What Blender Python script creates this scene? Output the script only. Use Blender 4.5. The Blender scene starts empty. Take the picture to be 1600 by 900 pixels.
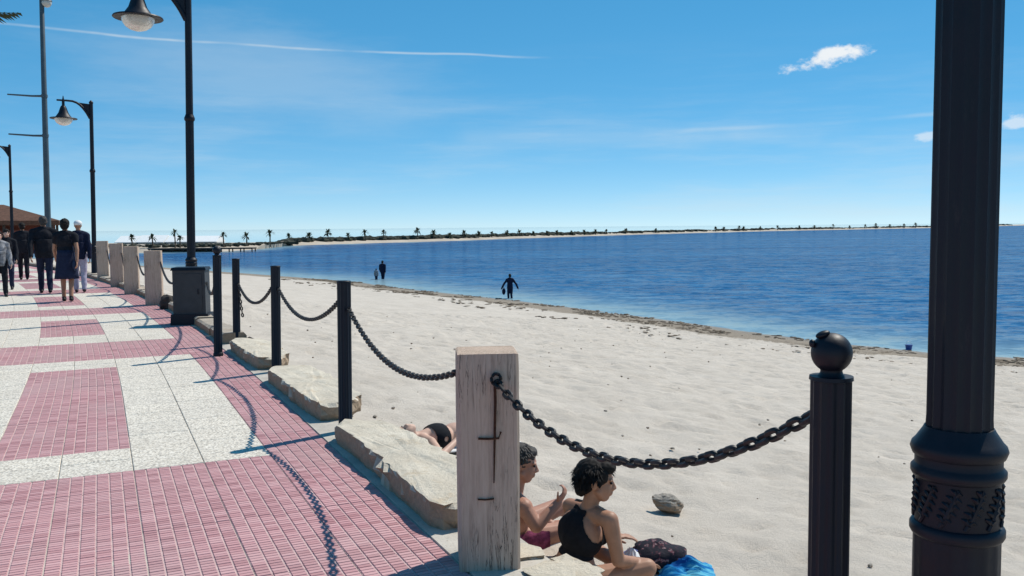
import bpy, bmesh, math, random
import numpy as np
from mathutils import Vector, Matrix, Quaternion, noise as mnoise

random.seed(7); rng = np.random.default_rng(7)
SC = bpy.context.scene
COL = SC.collection

# ------------------------------------------------------------------ camera
FPX, HOR, ROLL, CAMZ = 1400.0, 355.0, math.radians(0.5), 1.6
PITCH = math.atan((450 - HOR) / FPX)
cam = bpy.data.cameras.new('camera'); camo = bpy.data.objects.new('camera', cam); COL.objects.link(camo)
cam.sensor_width = 36.0; cam.lens = 36.0 * FPX / 1600.0
cam.clip_start = 0.05; cam.clip_end = 60000
_F = Vector((0, math.cos(PITCH), -math.sin(PITCH))); _R0 = Vector((1, 0, 0)); _U0 = _R0.cross(_F)
_R = _R0 * math.cos(ROLL) - _U0 * math.sin(ROLL); _U = _U0 * math.cos(ROLL) + _R0 * math.sin(ROLL)
M = Matrix((_R, _U, -_F)).transposed().to_4x4(); M.translation = Vector((0, 0, CAMZ))
camo.matrix_world = M
SC.camera = camo

# ------------------------------------------------------------------ sun and sky
SUN_EL = math.radians(52); SUN_AZ = math.atan2(0.72, 0.69)      # azimuth from +Y towards +X
sd = Vector((math.sin(SUN_AZ) * math.cos(SUN_EL), math.cos(SUN_AZ) * math.cos(SUN_EL), math.sin(SUN_EL)))
sun = bpy.data.lights.new('sun', 'SUN'); sun.energy = 4.9; sun.angle = math.radians(0.55); sun.color = (1.0, 0.945, 0.85)
suno = bpy.data.objects.new('sun', sun); COL.objects.link(suno)
suno.rotation_euler = (-sd).to_track_quat('-Z', 'Y').to_euler(); suno.location = sd * 60

SC.view_settings.view_transform = 'Standard'; SC.view_settings.look = 'None'
SC.view_settings.exposure = 0.0; SC.view_settings.gamma = 1.0; SC.view_settings.use_curve_mapping = False
SC.cycles.max_bounces = 6; SC.cycles.use_denoising = True

world = bpy.data.worlds.new('World'); SC.world = world; world.use_nodes = True
wn, wl = world.node_tree.nodes, world.node_tree.links
wn.clear()
def wnode(t, **k):
    n = wn.new(t)
    for a, b in k.items(): setattr(n, a, b)
    return n
def wmath(op, a, b=None, c=None, clamp=False):
    n = wn.new('ShaderNodeMath'); n.operation = op; n.use_clamp = clamp
    for i, s in enumerate((a, b, c)):
        if s is None: continue
        if isinstance(s, (int, float)): n.inputs[i].default_value = s
        else: wl.new(s, n.inputs[i])
    return n.outputs[0]
sky = wnode('ShaderNodeTexSky'); sky.sky_type = 'NISHITA'; sky.sun_disc = False
sky.sun_elevation = SUN_EL; sky.sun_rotation = SUN_AZ
sky.altitude = 0; sky.air_density = 0.42; sky.dust_density = 0.0; sky.ozone_density = 6.0
# the phone picture compresses the sky: softer brightness range, stronger colour, over the whole dome
sg = wnode('ShaderNodeGamma'); sg.inputs[1].default_value = 0.45; wl.new(sky.outputs[0], sg.inputs[0])
hs = wnode('ShaderNodeHueSaturation'); hs.inputs['Saturation'].default_value = 1.82; hs.inputs['Value'].default_value = 3.6; hs.inputs['Hue'].default_value = 0.488
wl.new(sg.outputs[0], hs.inputs['Color'])
tc = wnode('ShaderNodeTexCoord'); sx = wnode('ShaderNodeSeparateXYZ'); wl.new(tc.outputs['Generated'], sx.inputs[0])
X, Y, Z = sx.outputs
az = wmath('ARCTAN2', X, Y); el = wmath('ARCSINE', Z)
comb = wnode('ShaderNodeCombineXYZ'); wl.new(az, comb.inputs[0]); wl.new(el, comb.inputs[1])
def wnoise(scale, sxs, sys, detail=6, rough=0.6, off=0.0):
    mp = wnode('ShaderNodeMapping'); mp.inputs['Scale'].default_value = (sxs, sys, 1); mp.inputs['Location'].default_value = (off, off * 1.7, off)
    wl.new(comb.outputs[0], mp.inputs[0])
    n = wnode('ShaderNodeTexNoise'); n.inputs['Scale'].default_value = scale; n.inputs['Detail'].default_value = detail; n.inputs['Roughness'].default_value = rough
    wl.new(mp.outputs[0], n.inputs['Vector']); return n.outputs[0]
def smooth(x, lo, hi):
    n = wnode('ShaderNodeMapRange'); n.interpolation_type = 'SMOOTHSTEP'
    wl.new(x, n.inputs[0]); n.inputs[1].default_value = lo; n.inputs[2].default_value = hi; n.inputs[3].default_value = 0; n.inputs[4].default_value = 1
    return n.outputs[0]
def blob(a0, e0, ra, re, tilt=0.0):
    da = wmath('SUBTRACT', az, a0); de = wmath('SUBTRACT', el, e0)
    de = wmath('SUBTRACT', de, wmath('MULTIPLY', da, tilt))
    q = wmath('ADD', wmath('POWER', wmath('ABSOLUTE', wmath('DIVIDE', da, ra)), 2.0), wmath('POWER', wmath('ABSOLUTE', wmath('DIVIDE', de, re)), 2.0))
    return wmath('SUBTRACT', 1.0, wmath('SQRT', q))
def AE(x, y):
    d = (_F + _R * ((x - 800) / FPX) + _U * ((450 - y) / FPX)).normalized()
    return math.atan2(d.x, d.y), math.asin(d.z)
# thin cirrus veils: stretched noise, stronger low in the sky, and one soft patch
cir = smooth(wnoise(3.0, 1.0, 9.0, 7, 0.62, 3.1), 0.42, 0.78)
low = wmath('SUBTRACT', 1.0, smooth(el, 0.06, 0.22))
veil = wmath('MULTIPLY', wmath('MULTIPLY', cir, low), 0.34)
a0, e0 = AE(420, 120)
patch = wmath('MULTIPLY', smooth(wmath('ADD', blob(a0, e0, 0.24, 0.075, -0.05), wmath('MULTIPLY', wmath('SUBTRACT', wnoise(5, 1, 5, 6, 0.6, 1.3), 0.5), 1.4)), 0.0, 0.9), 0.24)
# contrails
def trail(p, q, w, amp, seed):
    (aa, ea), (ab, eb) = AE(*p), AE(*q)
    t = wmath('DIVIDE', wmath('SUBTRACT', az, aa), ab - aa)
    e_line = wmath('ADD', wmath('MULTIPLY', t, eb - ea), ea)
    wob = wmath('MULTIPLY', wmath('SUBTRACT', wnoise(9, 1, 1, 3, 0.5, seed), 0.5), 0.006)
    dd = wmath('ABSOLUTE', wmath('SUBTRACT', el, wmath('ADD', e_line, wob)))
    g = wmath('SUBTRACT', 1.0, smooth(dd, 0.0, w))
    ends = wmath('MULTIPLY', smooth(t, 0.0, 0.08), wmath('SUBTRACT', 1.0, smooth(t, 0.88, 1.0)))
    brk = smooth(wnoise(7, 1, 1, 4, 0.6, seed + 5), 0.30, 0.62)
    return wmath('MULTIPLY', wmath('MULTIPLY', g, ends), wmath('MULTIPLY', brk, amp))
tr = wmath('ADD', trail((-150, 18), (960, 88), 0.0020, 0.5, 0.4), trail((1050, 205), (1560, 172), 0.0035, 0.25, 2.4))
tr = wmath('ADD', tr, trail((690, 215), (1350, 205), 0.016, 0.15, 4.4))
# small cumulus puffs
def puff(x, y, ra, re, tilt, seed, gain=1.15):
    a, e = AE(x, y)
    b = blob(a, e, ra, re, tilt)
    n = wmath('MULTIPLY', wmath('SUBTRACT', wnoise(46, 1, 1.6, 8, 0.62, seed), 0.5), 2.3)
    n2 = wmath('MULTIPLY', wmath('SUBTRACT', wnoise(14, 1, 2.0, 4, 0.6, seed + 3), 0.5), 1.2)
    return smooth(wmath('ADD', wmath('ADD', wmath('MULTIPLY', b, gain), n), n2), 0.10, 0.75)
cu = wmath('MAXIMUM', puff(1292, 90, 0.054, 0.0105, 0.20, 2.2, 0.95), wmath('MULTIPLY', puff(1590, 190, 0.03, 0.011, 0.1, 7.2), 0.6))
cu = wmath('MAXIMUM', cu, wmath('MULTIPLY', puff(1450, 212, 0.02, 0.007, 0.1, 5.2), 0.5))
mixA = wnode('ShaderNodeMix', data_type='RGBA'); mixA.inputs[7].default_value = (6.6, 7.6, 8.2, 1)
wl.new(wmath('ADD', wmath('ADD', veil, patch), tr, clamp=True), mixA.inputs[0]); wl.new(hs.outputs[0], mixA.inputs[6])
mixB = wnode('ShaderNodeMix', data_type='RGBA'); mixB.inputs[7].default_value = (8.9, 9.2, 9.4, 1)
wl.new(wmath('MULTIPLY', cu, 0.95), mixB.inputs[0]); wl.new(mixA.outputs[2], mixB.inputs[6])
bg = wnode('ShaderNodeBackground'); bg.inputs['Strength'].default_value = 0.10
wl.new(mixB.outputs[2], bg.inputs[0])
wo = wnode('ShaderNodeOutputWorld'); wl.new(bg.outputs[0], wo.inputs[0])

# ------------------------------------------------------------------ helpers
def gz(x, y, z=0.0):
    d = _F + _R * ((x - 800) / FPX) + _U * ((450 - y) / FPX)
    t = (z - CAMZ) / d.z
    return Vector((0, 0, CAMZ)) + d * t
def at(x, y, depth):
    d = _F + _R * ((x - 800) / FPX) + _U * ((450 - y) / FPX)
    return Vector((0, 0, CAMZ)) + d * (depth / d.y)
DIR = math.radians(-24.7)
UX, UY = math.sin(DIR), math.cos(DIR); VX, VY = UY, -UX
def curve(u):
    if u < 9: return 0.0
    if u < 55: return -0.0031 * (u - 9) ** 2
    return -0.0031 * 46 ** 2 - 0.2852 * (u - 55)
def slope(u):
    return 0.0 if u < 9 else -0.0062 * (min(u, 55) - 9)
def W(u, v, z=0.0):
    vv = v + curve(u)
    return Vector((u * UX + vv * VX, u * UY + vv * VY, z))
def rotz_uv(u): return -(DIR + math.atan(slope(u)))       # object +Y along u, +X along v

def vnoise(x, y, seed=0):
    xi = np.floor(x).astype(np.int64); yi = np.floor(y).astype(np.int64)
    xf = x - xi; yf = y - yi
    def h(a, b):
        n = (a * 374761393 + b * 668265263 + seed * 974711) & 0x7fffffff
        n = ((n ^ (n >> 13)) * 1274126177) & 0x7fffffff
        return ((n ^ (n >> 16)) & 0xffff) / 65535.0
    sxx = xf * xf * (3 - 2 * xf); syy = yf * yf * (3 - 2 * yf)
    a = h(xi, yi); b = h(xi + 1, yi); c = h(xi, yi + 1); d = h(xi + 1, yi + 1)
    return (a * (1 - sxx) + b * sxx) * (1 - syy) + (c * (1 - sxx) + d * sxx) * syy - 0.5

def mesh_of(name, verts, faces, mats, smooth_=False, mi=None):
    me = bpy.data.meshes.new(name)
    me.from_pydata([tuple(v) for v in verts], [], faces)
    for m in (mats if isinstance(mats, (list, tuple)) else [mats]): me.materials.append(m)
    if mi is not None: me.polygons.foreach_set('material_index', mi)
    if smooth_: me.polygons.foreach_set('use_smooth', [True] * len(me.polygons))
    me.update()
    if smooth_: me.set_sharp_from_angle(angle=math.radians(42))
    return me
def link(name, me, parent=None, loc=None, rot=None, scale=None):
    o = bpy.data.objects.new(name, me); COL.objects.link(o)
    if parent is not None: o.parent = parent
    if loc is not None: o.location = loc
    if rot is not None: o.rotation_euler = rot
    if scale is not None: o.scale = scale
    return o
def empty(name, loc, rz=0.0, label=None, cat=None, group=None):
    o = bpy.data.objects.new(name, None); COL.objects.link(o); o.location = loc; o.rotation_euler = (0, 0, rz)
    o.empty_display_size = 0.2
    return tag(o, label, cat, group)
def tag(o, label=None, cat=None, group=None, kind=None):
    if label: o['label'] = label
    if cat: o['category'] = cat
    if group: o['group'] = group
    if kind: o['kind'] = kind
    return o
def structure(o): o['kind'] = 'structure'; return o

class MB:
    """collects geometry for one mesh"""
    def __init__(s): s.v = []; s.f = []; s.m = []
    def add(s, vs, fs, mi=0):
        k = len(s.v); s.v += [tuple(p) for p in vs]; s.f += [tuple(i + k for i in f) for f in fs]; s.m += [mi] * len(fs)
    def box(s, c, d, rot=None, mi=0, taper=1.0):
        x, y, z = d[0] / 2, d[1] / 2, d[2] / 2
        vs = [Vector((sx_ * x * (taper if sz > 0 else 1), sy_ * y * (taper if sz > 0 else 1), sz * z)) for sz in (-1, 1) for sx_, sy_ in ((-1, -1), (1, -1), (1, 1), (-1, 1))]
        if rot is not None: vs = [rot @ v for v in vs]
        vs = [v + Vector(c) for v in vs]
        s.add(vs, [(3, 2, 1, 0), (4, 5, 6, 7), (0, 1, 5, 4), (1, 2, 6, 5), (2, 3, 7, 6), (3, 0, 4, 7)], mi)
    def lathe(s, prof, n=24, c=(0, 0, 0), mi=0, flute=0, fl_amp=0.0, fl_range=None, cap=True):
        c = Vector(c); vs = []
        for (z, r) in prof:
            for i in range(n):
                a = 2 * math.pi * i / n
                rr = r
                if flute and (fl_range is None or fl_range[0] <= z <= fl_range[1]): rr = r - fl_amp * (0.5 + 0.5 * math.cos(a * flute)) ** 0.6
                vs.append(c + Vector((rr * math.cos(a), rr * math.sin(a), z)))
        fs = []
        for j in range(len(prof) - 1):
            for i in range(n):
                k = (i + 1) % n
                fs.append((j * n + i, j * n + k, (j + 1) * n + k, (j + 1) * n + i))
        if cap:
            fs.append(tuple(range(n - 1, -1, -1))); fs.append(tuple((len(prof) - 1) * n + i for i in range(n)))
        s.add(vs, fs, mi)
    def tube(s, pts, r, n=8, mi=0, closed=False):
        pts = [Vector(p) for p in pts]; N = len(pts)
        rs = r if isinstance(r, (list, tuple)) else [r] * N
        up = Vector((0, 0, 1)); vs = []
        for i, p in enumerate(pts):
            t = (pts[(i + 1) % N if closed else min(i + 1, N - 1)] - pts[(i - 1) % N if closed else max(i - 1, 0)]).normalized()
            ref = up if abs(t.z) < 0.9 else Vector((1, 0, 0))
            a = t.cross(ref).normalized(); b = t.cross(a).normalized()
            for k in range(n):
                th = 2 * math.pi * k / n
                vs.append(p + (a * math.cos(th) + b * math.sin(th)) * rs[i])
        fs = []
        for i in range(N if closed else N - 1):
            j = (i + 1) % N
            for k in range(n):
                l = (k + 1) % n
                fs.append((i * n + k, i * n + l, j * n + l, j * n + k))
        if not closed:
            fs.append(tuple(range(n - 1, -1, -1))); fs.append(tuple((N - 1) * n + k for k in range(n)))
        s.add(vs, fs, mi)
    def ball(s, c, r, seg=12, rings=8, rot=None, mi=0, fn=None):
        r = Vector((r, r, r)) if isinstance(r, (int, float)) else Vector(r)
        vs = []; c = Vector(c)
        for j in range(rings + 1):
            ph = math.pi * j / rings
            for i in range(seg):
                th = 2 * math.pi * i / seg
                d = Vector((math.sin(ph) * math.cos(th), math.sin(ph) * math.sin(th), -math.cos(ph)))
                k = fn(d) if fn else 1.0
                v = Vector((d.x * r.x, d.y * r.y, d.z * r.z)) * k
                if rot is not None: v = rot @ v
                vs.append(c + v)
        fs = []
        for j in range(rings):
            for i in range(seg):
                k = (i + 1) % seg
                fs.append((j * seg + i, j * seg + k, (j + 1) * seg + k, (j + 1) * seg + i))
        s.add(vs, fs, mi)
    def mesh(s, name, mats, smooth_=False): return mesh_of(name, s.v, s.f, mats, smooth_, s.m)
    def build(s, name, mats, parent=None, smooth_=False, **k): return link(name, s.mesh(name, mats, smooth_), parent, **k)

# ------------------------------------------------------------------ materials
class NT:
    def __init__(s, name, rough=0.8, spec=0.3, metal=0.0):
        s.m = bpy.data.materials.new(name); s.m.use_nodes = True; s.n = s.m.node_tree.nodes; s.l = s.m.node_tree.links
        s.b = s.n['Principled BSDF']; s.b.inputs['Roughness'].default_value = rough
        s.b.inputs['Specular IOR Level'].default_value = spec; s.b.inputs['Metallic'].default_value = metal
        s.tc = s.n.new('ShaderNodeTexCoord')
    def sock(s, x, inp):
        if isinstance(x, (int, float)): inp.default_value = x
        elif isinstance(x, tuple): inp.default_value = x if len(x) == 4 else (*x, 1)
        else: s.l.new(x, inp)
    def coord(s, kind='Object', scale=(1, 1, 1), rot=(0, 0, 0)):
        mp = s.n.new('ShaderNodeMapping'); mp.inputs['Scale'].default_value = scale; mp.inputs['Rotation'].default_value = rot
        if kind == 'World':
            g = s.n.new('ShaderNodeNewGeometry'); s.l.new(g.outputs['Position'], mp.inputs[0])
        else: s.l.new(s.tc.outputs[kind], mp.inputs[0])
        return mp.outputs[0]
    def noise(s, scale, detail=5, rough=0.6, vec=None, dist=0.0):
        n = s.n.new('ShaderNodeTexNoise'); n.inputs['Scale'].default_value = scale; n.inputs['Detail'].default_value = detail
        n.inputs['Roughness'].default_value = rough; n.inputs['Distortion'].default_value = dist
        s.l.new(vec if vec is not None else s.coord(), n.inputs['Vector']); return n.outputs[0]
    def voro(s, scale, vec=None, feature='F1', out='Distance'):
        n = s.n.new('ShaderNodeTexVoronoi'); n.inputs['Scale'].default_value = scale; n.feature = feature
        s.l.new(vec if vec is not None else s.coord(), n.inputs['Vector']); return n.outputs[out]
    def ramp(s, fac, stops):
        r = s.n.new('ShaderNodeValToRGB'); e = r.color_ramp.elements
        while len(e) < len(stops): e.new(0.5)
        for i, (p, c) in enumerate(stops): e[i].position = p; e[i].color = (*c, 1) if len(c) == 3 else c
        s.l.new(fac, r.inputs[0]); return r.outputs[0]
    def mix(s, f, a, b, blend='MIX'):
        n = s.n.new('ShaderNodeMix'); n.data_type = 'RGBA'; n.blend_type = blend
        s.sock(f, n.inputs[0]); s.sock(a, n.inputs[6]); s.sock(b, n.inputs[7]); return n.outputs[2]
    def math(s, op, a, b=0.0, clamp=False):
        n = s.n.new('ShaderNodeMath'); n.operation = op; n.use_clamp = clamp; s.sock(a, n.inputs[0]); s.sock(b, n.inputs[1]); return n.outputs[0]
    def step(s, x, lo, hi):
        n = s.n.new('ShaderNodeMapRange'); n.interpolation_type = 'SMOOTHSTEP'; s.l.new(x, n.inputs[0]); n.inputs[1].default_value = lo; n.inputs[2].default_value = hi; return n.outputs[0]
    def attr(s, name, out='Fac'):
        n = s.n.new('ShaderNodeAttribute'); n.attribute_name = name; return n.outputs[out]
    def rand(s):
        n = s.n.new('ShaderNodeObjectInfo'); return n.outputs['Random']
    def bump(s, h, strength=0.3, dist=0.01):
        b = s.n.new('ShaderNodeBump'); b.inputs['Strength'].default_value = strength; b.inputs['Distance'].default_value = dist
        s.l.new(h, b.inputs['Height']); s.l.new(b.outputs[0], s.b.inputs['Normal']); return b
    def color(s, c): s.sock(c, s.b.inputs['Base Color']); return s
    def rough(s, c): s.sock(c, s.b.inputs['Roughness']); return s

def simple(name, col, rough=0.7, var=0.25, nscale=14.0, spec=0.3, metal=0.0, bump=0.0, bscale=60, bdist=0.004):
    t = NT(name, rough, spec, metal)
    n = t.noise(nscale, 5, 0.65)
    d = tuple(c * (1 - var) for c in col); b = tuple(min(1, c * (1 + var)) for c in col)
    t.color(t.ramp(n, [(0.28, d), (0.72, b)]))
    if bump: t.bump(t.noise(bscale, 4, 0.6), bump, bdist)
    return t.m

# cast iron, dark blue-black weathered paint
t = NT('cast_iron', 0.45, 0.28)
n1 = t.noise(9, 6, 0.7); n2 = t.noise(70, 4, 0.6)
c = t.ramp(n1, [(0.3, (0.004, 0.005, 0.010)), (0.7, (0.009, 0.011, 0.019))])
c = t.mix(t.math('MULTIPLY', t.step(t.noise(24, 6, 0.75, t.coord('Object', (1, 1, 0.3))), 0.60, 0.74), 0.5), c, (0.030, 0.028, 0.030))
t.color(c); t.rough(t.ramp(n1, [(0.3, (0.38,) * 3), (0.75, (0.62,) * 3)])); t.bump(n2, 0.16, 0.003); IRON = t.m
t = NT('chain_iron', 0.55, 0.4)
n1 = t.noise(40, 4, 0.7, t.coord('Object'))
c = t.mix(t.math('MULTIPLY', t.rand(), 0.6), (0.012, 0.012, 0.014), (0.022, 0.018, 0.016)); t.color(t.mix(t.step(n1, 0.55, 0.75), c, (0.045, 0.028, 0.02)))
t.bump(t.noise(160, 3), 0.3, 0.002); CHAIN = t.m
t = NT('rust', 0.9, 0.2); t.color(t.ramp(t.noise(60, 5), [(0.3, (0.030, 0.014, 0.010)), (0.7, (0.085, 0.036, 0.020))])); t.bump(t.noise(200, 3), 0.4, 0.002); RUST = t.m

# weathered timber
def timber(name, tone=1.0):
    t = NT(name, 0.9, 0.15)
    g = t.noise(7, 8, 0.72, t.coord('Object', (9, 9, 0.55)), 0.6)
    big = t.noise(3, 4, 0.6)
    c = t.ramp(g, [(0.26, tuple(tone * k for k in (0.29, 0.205, 0.155))), (0.5, tuple(tone * k for k in (0.49, 0.37, 0.285))), (0.75, tuple(tone * k for k in (0.62, 0.49, 0.39)))])
    c = t.mix(t.math('MULTIPLY', big, 0.55), c, tuple(tone * k for k in (0.46, 0.35, 0.27)))
    crack = t.noise(5, 6, 0.6, t.coord('Object', (6, 6, 0.28)), 1.2)
    cr = t.math('SUBTRACT', 1.0, t.step(t.math('ABSOLUTE', t.math('SUBTRACT', crack, 0.5)), 0.0, 0.014))
    cm = t.math('MULTIPLY', cr, t.step(t.noise(2.2, 3, 0.5, t.coord('Object', (2, 2, 1))), 0.44, 0.56))
    c = t.mix(cm, c, (0.035, 0.028, 0.024)); t.color(c)
    t.bump(t.math('SUBTRACT', g, t.math('MULTIPLY', cm, 1.5)), 0.55, 0.006); return t.m
WOOD = timber('weathered_timber'); 

# paving
t = NT('red_brick_tile', 0.85, 0.2)
br = t.attr('brick'); n = t.noise(55, 4, 0.6, t.coord('World')); big = t.noise(0.9, 4, 0.6, t.coord('World'))
c = t.ramp(t.math('ADD', t.math('MULTIPLY', br, 0.7), t.math('MULTIPLY', n, 0.3)), [(0.1, (0.37, 0.175, 0.185)), (0.5, (0.51, 0.27, 0.278)), (0.9, (0.60, 0.355, 0.355))])
c = t.mix(t.math('MULTIPLY', t.rand(), 0.35), c, (0.48, 0.29, 0.285))
c = t.mix(t.math('MULTIPLY', t.step(big, 0.45, 0.7), 0.38), c, (0.48, 0.35, 0.335))
t.color(c); t.bump(n, 0.25, 0.003); REDT = t.m
t = NT('tile_joint', 0.92, 0.15)
c = t.ramp(t.noise(30, 4, 0.6, t.coord('World')), [(0.3, (0.44, 0.30, 0.295)), (0.7, (0.57, 0.43, 0.41))]); t.color(c); JOINT = t.m
t = NT('white_pebble_tile', 0.85, 0.2)
wv = t.coord('World'); cells = t.voro(72, wv, 'F1', 'Color'); dist = t.voro(72, wv)
sep = t.n.new('ShaderNodeSeparateColor'); t.l.new(cells, sep.inputs[0])
c = t.ramp(sep.outputs[0], [(0.0, (0.30, 0.265, 0.22)), (0.13, (0.48, 0.43, 0.36)), (0.30, (0.67, 0.60, 0.50)), (0.7, (0.76, 0.69, 0.58)), (1.0, (0.80, 0.74, 0.65))])
c = t.mix(t.step(dist, 0.45, 0.8), c, (0.42, 0.385, 0.335))
c = t.mix(t.math('MULTIPLY', t.step(t.noise(1.1, 6, 0.68, wv), 0.46, 0.72), 0.42), c, (0.46, 0.405, 0.33))
c = t.mix(t.math('MULTIPLY', t.rand(), 0.12), c, (0.42, 0.40, 0.37))
t.color(c); t.bump(dist, 0.35, 0.004); WHITET = t.m
t = NT('sandy_concrete', 0.95, 0.1)
c = t.ramp(t.noise(3, 8, 0.7), [(0.3, (0.36, 0.325, 0.28)), (0.7, (0.56, 0.52, 0.455))]); c = t.mix(t.step(t.noise(60, 4), 0.55, 0.72), c, (0.33, 0.29, 0.25)); t.color(c)
t.bump(t.noise(45, 6, 0.7), 0.5, 0.008); CONC = t.m

# limestone slabs
def stone(name, a, b, side=(0.30, 0.20, 0.125)):
    t = NT(name, 0.92, 0.12)
    n = t.noise(3.2, 9, 0.72, t.coord('Object', (1, 1, 2.5)), 0.3); s = t.noise(34, 6, 0.75)
    c = t.ramp(n, [(0.25, a), (0.5, tuple((p + q) / 2 for p, q in zip(a, b))), (0.72, b)])
    c = t.mix(t.math('MULTIPLY', t.step(s, 0.54, 0.72), 0.40), c, tuple(p * 0.6 for p in a))
    c = t.mix(t.math('MULTIPLY', t.step(t.noise(5.5, 6, 0.7), 0.56, 0.68), 0.4), c, (0.46, 0.33, 0.19))
    # steep faces are browner than the top
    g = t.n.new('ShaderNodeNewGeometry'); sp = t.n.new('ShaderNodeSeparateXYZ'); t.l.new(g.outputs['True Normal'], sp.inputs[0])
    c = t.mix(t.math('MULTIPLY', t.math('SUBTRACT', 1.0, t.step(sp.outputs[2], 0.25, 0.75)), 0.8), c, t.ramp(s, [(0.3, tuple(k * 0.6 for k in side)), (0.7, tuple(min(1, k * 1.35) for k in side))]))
    t.color(c); t.bump(t.math('ADD', n, t.math('MULTIPLY', s, 0.8)), 0.9, 0.022); return t.m
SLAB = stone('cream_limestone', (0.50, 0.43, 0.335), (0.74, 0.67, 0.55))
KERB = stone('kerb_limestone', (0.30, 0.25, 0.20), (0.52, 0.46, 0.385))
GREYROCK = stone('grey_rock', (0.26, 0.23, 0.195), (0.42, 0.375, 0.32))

# sand
t = NT('beach_sand', 0.95, 0.08)
wv = t.coord('World')
n1 = t.noise(1.2, 8, 0.7, wv); n2 = t.noise(90, 3, 0.6, wv); n3 = t.noise(9, 6, 0.7, t.coord('World', (1, 1.6, 1)))
c = t.ramp(n1, [(0.3, (0.47, 0.416, 0.354)), (0.7, (0.585, 0.524, 0.453))])
c = t.mix(t.math('MULTIPLY', t.step(n2, 0.55, 0.75), 0.35), c, (0.33, 0.29, 0.245))
c = t.mix(t.math('MULTIPLY', t.step(n3, 0.56, 0.72), 0.28), c, (0.36, 0.32, 0.275))
wet = t.attr('wet'); wr = t.attr('wrack')
weed = t.math('MULTIPLY', t.step(t.math('ADD', wr, t.math('MULTIPLY', t.math('SUBTRACT', t.noise(2.4, 7, 0.75, wv), 0.5), 1.3)), 0.42, 0.62), 0.85)
c = t.mix(weed, c, t.ramp(t.noise(26, 5, 0.7, wv), [(0.3, (0.14, 0.11, 0.08)), (0.7, (0.31, 0.26, 0.20))]))
c = t.mix(t.math('MULTIPLY', wet, 0.7), c, (0.20, 0.175, 0.145)); t.color(c)
t.rough(t.mix(wet, (0.95,) * 3, (0.45,) * 3))
t.bump(t.math('ADD', t.noise(11, 8, 0.78, wv), t.math('MULTIPLY', n2, 0.15)), 0.85, 0.032); SAND = t.m

# sea: deep blue, pale green-blue over the shallows
t = NT('sea_water', 0.12, 0.5)
t.b.inputs['IOR'].default_value = 1.333
wv = t.coord('World'); sh = t.attr('shallow')
rot = (0, 0, math.radians(20))
wA = t.noise(0.75, 6, 0.66, t.coord('World', (0.5, 1.3, 1), rot)); wB = t.noise(3.2, 5, 0.68, t.coord('World', (0.6, 1.5, 1), rot))
wC = t.noise(0.035, 4, 0.6, t.coord('World', (0.35, 1.6, 1), rot))
c = t.ramp(t.math('ADD', t.math('ADD', t.math('MULTIPLY', wA, 0.45), t.math('MULTIPLY', wC, 0.2)), t.math('MULTIPLY', wB, 0.35)), [(0.42, (0.004, 0.036, 0.125)), (0.50, (0.014, 0.080, 0.215)), (0.58, (0.040, 0.155, 0.310))])  # light streaks and dark dips of the ripples put into the colour
c = t.mix(t.step(sh, 0.05, 0.95), c, (0.22, 0.33, 0.38)); t.color(c)
# small chop: the slope itself is taken from noise, so that it holds at any distance
def slope_noise(scale, detail, vec):
    n = t.n.new('ShaderNodeTexNoise'); n.inputs['Scale'].default_value = scale; n.inputs['Detail'].default_value = detail; n.inputs['Roughness'].default_value = 0.62
    t.l.new(vec, n.inputs['Vector']); return n.outputs['Color']
def vmath(op, a, b):
    n = t.n.new('ShaderNodeVectorMath'); n.operation = op
    for i, x in enumerate((a, b)):
        if isinstance(x, tuple): n.inputs[i].default_value = x
        else: t.l.new(x, n.inputs[i])
    return n.outputs[0]
sl = vmath('ADD', vmath('MULTIPLY', vmath('SUBTRACT', slope_noise(0.8, 5, t.coord('World', (0.85, 1.1, 1), rot)), (0.5, 0.5, 0.5)), (0.9, 0.9, 0)),
           vmath('MULTIPLY', vmath('SUBTRACT', slope_noise(3.1, 3, t.coord('World', (0.9, 1.1, 1), rot)), (0.5, 0.5, 0.5)), (0.60, 0.60, 0)))
nn = t.n.new('ShaderNodeVectorMath'); nn.operation = 'NORMALIZE'; t.l.new(vmath('ADD', sl, (0, 0, 1)), nn.inputs[0]); t.l.new(nn.outputs[0], t.b.inputs['Normal'])
t.b.inputs['Specular IOR Level'].default_value = 0.0
gl = t.n.new('ShaderNodeBsdfGlossy'); gl.inputs['Roughness'].default_value = 0.08; t.l.new(nn.outputs[0], gl.inputs['Normal'])
fr_ = t.n.new('ShaderNodeFresnel'); fr_.inputs['IOR'].default_value = 1.33; t.l.new(nn.outputs[0], fr_.inputs['Normal'])
ms = t.n.new('ShaderNodeMixShader'); t.l.new(t.math('MULTIPLY', fr_.outputs[0], 0.28), ms.inputs[0]); t.l.new(t.b.outputs[0], ms.inputs[1]); t.l.new(gl.outputs[0], ms.inputs[2])
t.l.new(ms.outputs[0], t.n['Material Output'].inputs['Surface']); SEA = t.m

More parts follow.
